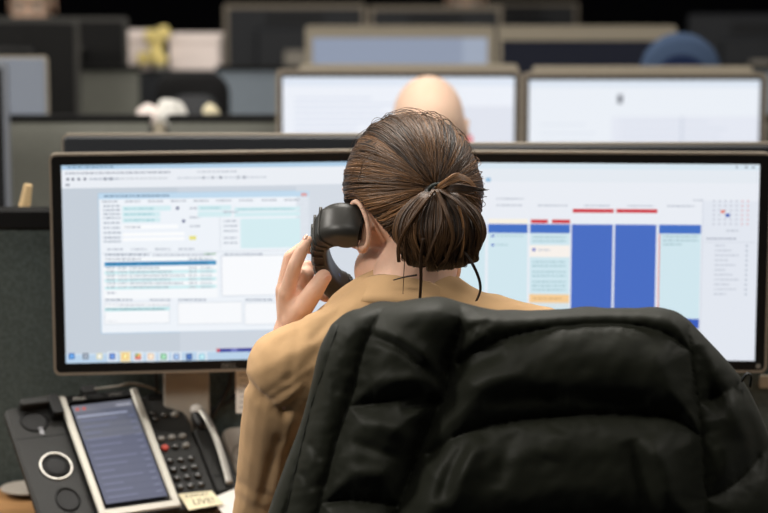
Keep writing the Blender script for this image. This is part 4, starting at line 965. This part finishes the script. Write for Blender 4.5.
mb = MB().tube(spline([sp_[-1] + Vector((-0.005, 0.004, -0.012)), P(338, 320, 2.97), P(320, 380, 3.02), P(300, 460, 3.06), P(250, 540, 3.08), Vector((-0.30, 3.12, DESK + 0.004)), Vector((-0.42, 3.2, DESK + 0.004))], 10), 0.0028, 7); mb.v = [HI @ v for v in mb.v]; mb.build('cord', 'cable', ho, smooth=True)

# ------------------------------------------------------------ other people
def sitter(label, ho_, yaw, skin, shirt_m, hair_m=None, s=1.0, pitch=0.0):
    t = thing('person', label, 'person', Matrix.Translation((ho_.x, ho_.y, 0)))
    inv_ = t.matrix_world.inverted(); f = Matrix.Rotation(yaw, 4, 'Z')
    M = head_matrix(ho_, yaw, pitch) @ Matrix.Scale(s, 4)
    def W(x, y, z): return Vector((ho_.x, ho_.y, 0)) + (f @ Vector((x, y, 0))) + Vector((0, 0, z))
    zn = ho_.z - 0.13; b = MB(); head_pieces(b, M); g = 0.0
    def tors(mb, g):
        mb.cone(W(0, -0.02, zn - 0.03), W(-0.17, -0.03, zn - 0.09), 0.05 + g, 0.055 + g); mb.cone(W(0, -0.02, zn - 0.03), W(0.17, -0.03, zn - 0.09), 0.05 + g, 0.055 + g)
        q = f.to_3x3().to_4x4(); q.translation = W(0, -0.01, zn - 0.24); mb.ell((0, 0, 0), (0.17 + g, 0.11 + g, 0.24 + g), q, 28, 18)
        q = q.copy(); q.translation = W(0, 0, (zn - 0.3 + 0.58) / 2); mb.ell((0, 0, 0), (0.15 + g, 0.11 + g, max(0.16, (zn - 0.2 - 0.5) / 2)), q, 28, 18)
        for sx in (-1, 1): mb.chain([W(sx * 0.19, -0.03, zn - 0.10), W(sx * 0.23, 0.02, zn - 0.36), W(sx * 0.17, 0.20, max(DESK + 0.05, zn - 0.42))], [0.052 + g, 0.042 + g, 0.032 + g])
    b.cone(M @ Vector((0, -0.025, -0.03)), W(0, -0.02, zn - 0.04), 0.055, 0.058); tors(b, 0)
    for sx in (-1, 1):
        hp = W(sx * 0.16, 0.28, DESK + 0.035); b.cone(W(sx * 0.17, 0.20, max(DESK + 0.05, zn - 0.42)), hp, 0.026, 0.02)
        for k in range(4):
            kk = hp + (f @ Vector(((k - 1.5) * 0.02, 0.04, -0.006))); b.cone(hp, kk, 0.018, 0.011); b.cone(kk, kk + (f @ Vector((0, 0.06, -0.012))), 0.0095, 0.007)
        b.cone(hp, hp + (f @ Vector((-sx * 0.05, 0.045, -0.008))), 0.015, 0.009)
    b.v = [inv_ @ v for v in b.v]; remesh('body', b, 0.006, skin, t, 3)
    c = MB(); tors(c, 0.01); c.v = [inv_ @ v for v in c.v]; remesh('shirt', c, 0.009, shirt_m, t, 3)
    l = MB(); q = f.to_3x3().to_4x4(); q.translation = W(0, 0.02, 0.60); l.ell((0, 0, 0), (0.175, 0.13, 0.10), q)
    for sx in (-1, 1): l.chain([W(sx * 0.09, 0.03, 0.585), W(sx * 0.10, 0.40, 0.55), W(sx * 0.11, 0.36, 0.07)], [0.09, 0.065, 0.05])
    l.v = [inv_ @ v for v in l.v]; remesh('trousers', l, 0.01, 'trousers', t, 3)
    for sx in (-1, 1):
        s_ = MB().cone(W(sx * 0.11, 0.35, 0.045), W(sx * 0.12, 0.50, 0.035), 0.043, 0.034); s_.v = [inv_ @ Vector((v.x, v.y, max(v.z, 0.002))) for v in s_.v]; s_.build('shoe', 'shoe', t, smooth=True)
    face_parts(t, inv_ @ M)
    if hair_m:
        h = MB().ell((0, 0, 0), (1, 1, 1), None, 40, 28)
        for i, v in enumerate(h.v): d = v.normalized(); h.v[i] = inv_ @ M @ (HC + d * hair_r(d)[0])
        h.build('hair', hair_m, t, smooth=True)
    return t
zb_ = P(428, 76, 4.42)
sitter('bald person with head in front of a bright blurred screen, above the bun', Vector((zb_.x, 4.42, zb_.z - 0.131)), R(4), 'skin_far', 'white_shirt')
office_far = []
for lab, x, y, Y, hm in (('person with brown hair far back at the upper left corner', 32, 6, 7.55, 'far_hair'), ('person in the rearmost row whose face shows pink at the top edge', 466, 2, 8.75, None)):
    p = P(x, y, Y); sitter(lab, Vector((p.x, Y, p.z)), R(180), 'skin_far', 'far_shirt', hm, pitch=R(12))
    office_chair('black office chair of the ' + ('brown-haired person at upper left' if hm else 'rearmost person at the top edge'), p.x, Y, R(180), 1.0, 0.42, 'chair_black', back_h=0.45)

# ------------------------------------------------------------ puffer coat over the chair back
import numpy as np
def curve(pts, n):
    s_ = spline([Vector((a, b, 0)) for a, b in pts], 12); A = np.array([(p.x, p.y) for p in s_]); L = np.r_[0, np.cumsum(np.hypot(*np.diff(A, axis=0).T))]; t = np.linspace(0, L[-1], n)
    return np.c_[np.interp(t, L, A[:, 0]), np.interp(t, L, A[:, 1])]
NU, NV = 210, 190
top = curve([(331, 325), (350, 311), (385, 304), (432, 297), (460, 302), (490, 309), (520, 311), (560, 309), (600, 308), (640, 308), (672, 310), (690, 321)], NU + 1)
lef = curve([(331, 325), (319, 350), (311, 385), (300, 425), (283, 470), (268, 513), (252, 575), (240, 650), (235, 740)], NV + 1)
rig = curve([(690, 321), (705, 337), (722, 355), (742, 379), (756, 404), (768, 432), (785, 480), (797, 540), (805, 640), (808, 740)], NV + 1)
bot = np.c_[np.linspace(235, 808, NU + 1), 740 + 6 * np.sin(np.linspace(0, 14, NU + 1))]
uu = np.linspace(0, 1, NU + 1)[:, None, None]; vv = np.linspace(0, 1, NV + 1)[None, :, None]
S = (1 - vv) * top[:, None] + vv * bot[:, None] + (1 - uu) * lef[None] + uu * rig[None] - ((1 - uu) * (1 - vv) * top[0] + uu * (1 - vv) * top[-1] + (1 - uu) * vv * bot[0] + uu * vv * bot[-1])
def dist(S, pl):
    best = np.full(S.shape[:2], 1e9)
    for (ax_, ay_), (bx2, by2) in zip(pl, pl[1:]):
        dx, dy = bx2 - ax_, by2 - ay_; t = np.clip(((S[..., 0] - ax_) * dx + (S[..., 1] - ay_) * dy) / (dx * dx + dy * dy + 1e-9), 0, 1)
        best = np.minimum(best, np.hypot(S[..., 0] - ax_ - t * dx, S[..., 1] - ay_ - t * dy))
    return best
def sp2(pts): return [(p.x, p.y) for p in spline([Vector((a, b, 0)) for a, b in pts], 6)]
VAL = sp2([(461, 296), (459, 330), (449, 366), (445, 394), (430, 425), (412, 470), (398, 513), (388, 600), (382, 745)])
SIDE = sp2([(688, 312), (690, 340), (693, 370), (699, 410), (704, 460), (707, 513), (708, 600), (706, 745)])
seams = [VAL, SIDE,
    sp2([(386, 302), (366, 342), (351, 399), (336, 442), (321, 507), (304, 590), (292, 745)]),
    sp2([(342, 312), (326, 362), (312, 403), (300, 451), (287, 507), (270, 590), (262, 745)]),
    sp2([(459, 362), (484, 347), (512, 336), (559, 327), (600, 324), (640, 326), (671, 336), (691, 352)]),
    sp2([(430, 454), (461, 434), (510, 421), (580, 415), (650, 415), (678, 420), (700, 436)]),
    sp2([(400, 560), (460, 535), (540, 525), (640, 525), (707, 540)]),
    sp2([(388, 650), (460, 635), (540, 628), (640, 630), (707, 640)]),
    sp2([(352, 406), (390, 401), (428, 396)]),
    sp2([(698, 402), (720, 395), (745, 378)]), sp2([(705, 500), (740, 480), (772, 440)]), sp2([(707, 600), (750, 590), (800, 570)]),
    sp2([(322, 503), (350, 500), (400, 506)]), sp2([(300, 600), (340, 590), (388, 600)])]
d = np.full(S.shape[:2], 1e9); dl = []
for k, pl in enumerate(seams):
    q = dist(S, pl); dl.append(q); d = np.minimum(d, q)
X_i, Y_i = S[..., 0], S[..., 1]
wid = np.where((dl[2] < 34) & (dl[3] < 34), 16.0, 36.0)
inback = (X_i > np.interp(Y_i, [p[1] for p in VAL], [p[0] for p in VAL])) & (X_i < np.interp(Y_i, [p[1] for p in SIDE], [p[0] for p in SIDE]))
A_ = np.where(wid < 20, 0.010, np.where(inback, 0.034, 0.025)); wid = np.where(inback, 42.0, wid)
h = A_ * np.sin(np.pi / 2 * np.minimum(d / wid, 1)) ** 0.72
def fold(pts, amp, w_):
    global h
    pl = sp2(pts); n_ = len(pl) - 1; best = np.full(S.shape[:2], 1e9); tt = np.zeros(S.shape[:2])
    for k in range(n_):
        (ax_, ay_), (bx2, by2) = pl[k], pl[k + 1]; dx, dy = bx2 - ax_, by2 - ay_; t = np.clip(((S[..., 0] - ax_) * dx + (S[..., 1] - ay_) * dy) / (dx * dx + dy * dy + 1e-9), 0, 1)
        q = np.hypot(S[..., 0] - ax_ - t * dx, S[..., 1] - ay_ - t * dy); m = q < best; best = np.where(m, q, best); tt = np.where(m, (k + t) / n_, tt)
    h = h + amp * np.exp(-(best / w_) ** 2) * np.clip(np.sin(np.pi * tt) * 1.3, 0, 1)
fold([(461, 318), (455, 340), (447, 368), (445, 394), (432, 425), (412, 470), (398, 513), (388, 600)], -0.030, 17)
fold([(366, 334), (395, 345), (424, 366), (443, 388)], -0.010, 5); fold([(380, 330), (412, 346), (440, 374)], 0.008, 9)
fold([(372, 388), (405, 380), (436, 384)], 0.009, 8); fold([(400, 408), (425, 404), (442, 400)], -0.012, 6)
fold([(360, 420), (395, 430), (415, 445)], 0.006, 9); fold([(352, 440), (380, 452), (405, 458)], -0.006, 6); fold([(345, 470), (372, 476), (395, 470)], 0.006, 8)
fold([(362, 352), (352, 385)], 0.003, 8); fold([(330, 372), (338, 396)], -0.003, 5); fold([(308, 440), (322, 462)], -0.004, 4); fold([(300, 470), (314, 492)], -0.004, 4)
fold([(447, 380), (476, 362), (505, 350)], -0.008, 7); fold([(450, 396), (490, 380), (530, 372)], 0.006, 9); fold([(466, 318), (480, 312), (497, 316)], -0.006, 4); fold([(462, 336), (478, 326), (494, 322)], -0.006, 4); fold([(470, 345), (490, 333)], 0.005, 4)
fold([(482, 436), (466, 468), (450, 513)], 0.010, 10); fold([(470, 438), (452, 470), (438, 505)], -0.008, 7); fold([(520, 430), (505, 455), (498, 490)], -0.006, 9)
fold([(645, 436), (662, 470), (672, 513)], 0.009, 11); fold([(628, 440), (640, 478), (646, 520)], -0.010, 11); fold([(560, 430), (548, 460)], 0.004, 12)
fold([(648, 345), (668, 380), (680, 410)], 0.005, 12); fold([(560, 395), (610, 400), (650, 402)], -0.008, 9); fold([(480, 404), (530, 396), (570, 398)], -0.010, 9)
fold([(700, 345), (708, 380), (714, 420)], -0.014, 9); fold([(728, 375), (732, 400), (745, 440)], 0.008, 10); fold([(745, 410), (756, 440), (760, 480)], -0.008, 6); fold([(715, 430), (725, 470), (728, 513)], 0.006, 10)
X_, Y_ = S[..., 0], S[..., 1]
nz = np.zeros_like(X_); nz2 = np.zeros_like(X_)
for i in range(NU + 1):
    for j in range(NV + 1):
        a, b = X_[i, j], Y_[i, j]
        nz[i, j] = noise.noise(Vector((a / 34, b / 34, 1.3))) + 0.5 * noise.noise(Vector((a / 14 + b / 40, b / 15, 7)))
        nz2[i, j] = noise.noise(Vector((a / 6.5, b / 6.5, 3)))
h = h + 0.0028 * nz + 0.0016 * nz2 * np.exp(-(d / 13) ** 2)
edge = np.minimum(np.minimum(dist(S, [tuple(p) for p in top[::6]] + [tuple(top[-1])]), dist(S, [tuple(p) for p in lef[::6]])), dist(S, [tuple(p) for p in rig[::6]]))
rnd = 0.042 * (1 - np.sqrt(np.clip(1 - (1 - np.minimum(edge / 26, 1)) ** 2, 0, 1)))
fade = 1 - np.exp(-edge / 9)
side = 0.03 * ((X_ - 505) / 235) ** 2 + 0.05 * np.clip((X_ - 692) / 90, 0, 1.2) ** 1.2 + 0.02 * np.clip((330 - X_) / 80, 0, 1)
D = 2.492 + rnd + side - h * fade
G = {}
for i in range(NU + 1):
    for j in range(NV + 1): G[i, j] = P(X_[i, j], Y_[i, j], D[i, j])
wrapj = [(0.018, -0.0032), (0.040, -0.0085), (0.062, -0.020), (0.080, -0.044), (0.088, -0.08), (0.090, -0.15), (0.090, -0.22)]
for i in range(NU + 1):
    e = G[i, 0]; wv = 0.006 * noise.noise(Vector((i * 0.05, 0, 9)))
    for k, (dy, dz) in enumerate(wrapj): G[i, -1 - k] = e + Vector((0, dy + wv * (k > 2), dz + wv))
wrapi = [(0.004, 0.022), (0.012, 0.038), (0.026, 0.046), (0.05, 0.05)]
for j in range(-len(wrapj), NV + 1):
    for k, (dx, dy) in enumerate(wrapi):
        f = 1.0 if j >= 0 else 0.25
        G[-1 - k, j] = G[0, j] + Vector((dx, dy * f, -0.03 * (k + 1) * (j < 0)))
        G[NU + 1 + k, j] = G[NU, j] + Vector((-dx, dy * f, -0.03 * (k + 1) * (j < 0)))
coat = thing('puffer_coat', 'black-green quilted puffer coat draped over the office chair back', 'coat', Matrix.Translation((0.155, 2.53, 0.7)))
CI = coat.matrix_world.inverted()
i0, i1, j0, j1 = -len(wrapi), NU + len(wrapi), -len(wrapj), NV
def side_of(x, y, pl):
    ys = [p[1] for p in pl]; xs = [p[0] for p in pl]
    return x - float(np.interp(y, ys, xs))
parts = {'front_panel': MB(), 'back_panel': MB(), 'sleeve': MB()}; idx = {k: {} for k in parts}
def vid(nm, k):
    if k not in idx[nm]: idx[nm][k] = len(parts[nm].v); parts[nm].v.append(CI @ G[k])
    return idx[nm][k]
for i in range(i0, i1):
    for j in range(j0, j1):
        ci, cj = min(max(i, 0), NU), min(max(j, 0), NV); x, y = X_[ci, cj], Y_[ci, cj]
        nm = 'front_panel' if side_of(x, y, VAL) < 0 else ('sleeve' if side_of(x, y, SIDE) > 0 else 'back_panel')
        parts[nm].f.append([vid(nm, (i, j)), vid(nm, (i + 1, j)), vid(nm, (i + 1, j + 1)), vid(nm, (i, j + 1))]); parts[nm].c.append(None)
for nm, mbb in parts.items():
    o = mbb.build(nm, 'nylon', coat, smooth=True)
    if nm == 'sleeve':
        pass
def onface(x, y, out=0.001):
    k = np.argmin((X_ - x) ** 2 + (Y_ - y) ** 2); i, j = np.unravel_index(k, X_.shape); g = G[int(i), int(j)]
    return CI @ (P(x, y, g.y) + Vector((0, -out, 0)))
for pl, nm in ((seams[2], 'stitch_line'), (seams[3], 'stitch_line')):
    pts = [onface(x, y, 0.0003) for x, y in pl if 322 < y < 738]
    MB().tube(pts, 0.0009, 5).build(nm, 'nylon_trim', coat, smooth=True)
lp = [P(742, 380, 2.56), P(747, 374, 2.555), P(751, 376, 2.555), P(750, 386, 2.56)]
MB().tube(spline([CI @ p for p in lp], 5), [(0.005, 0.0015)] * 16, up=(0, 1, 0), profile=[(math.cos(k * math.pi / 4), math.sin(k * math.pi / 4)) for k in range(8)]).build('hanger_loop', 'nylon_trim', coat, smooth=True)
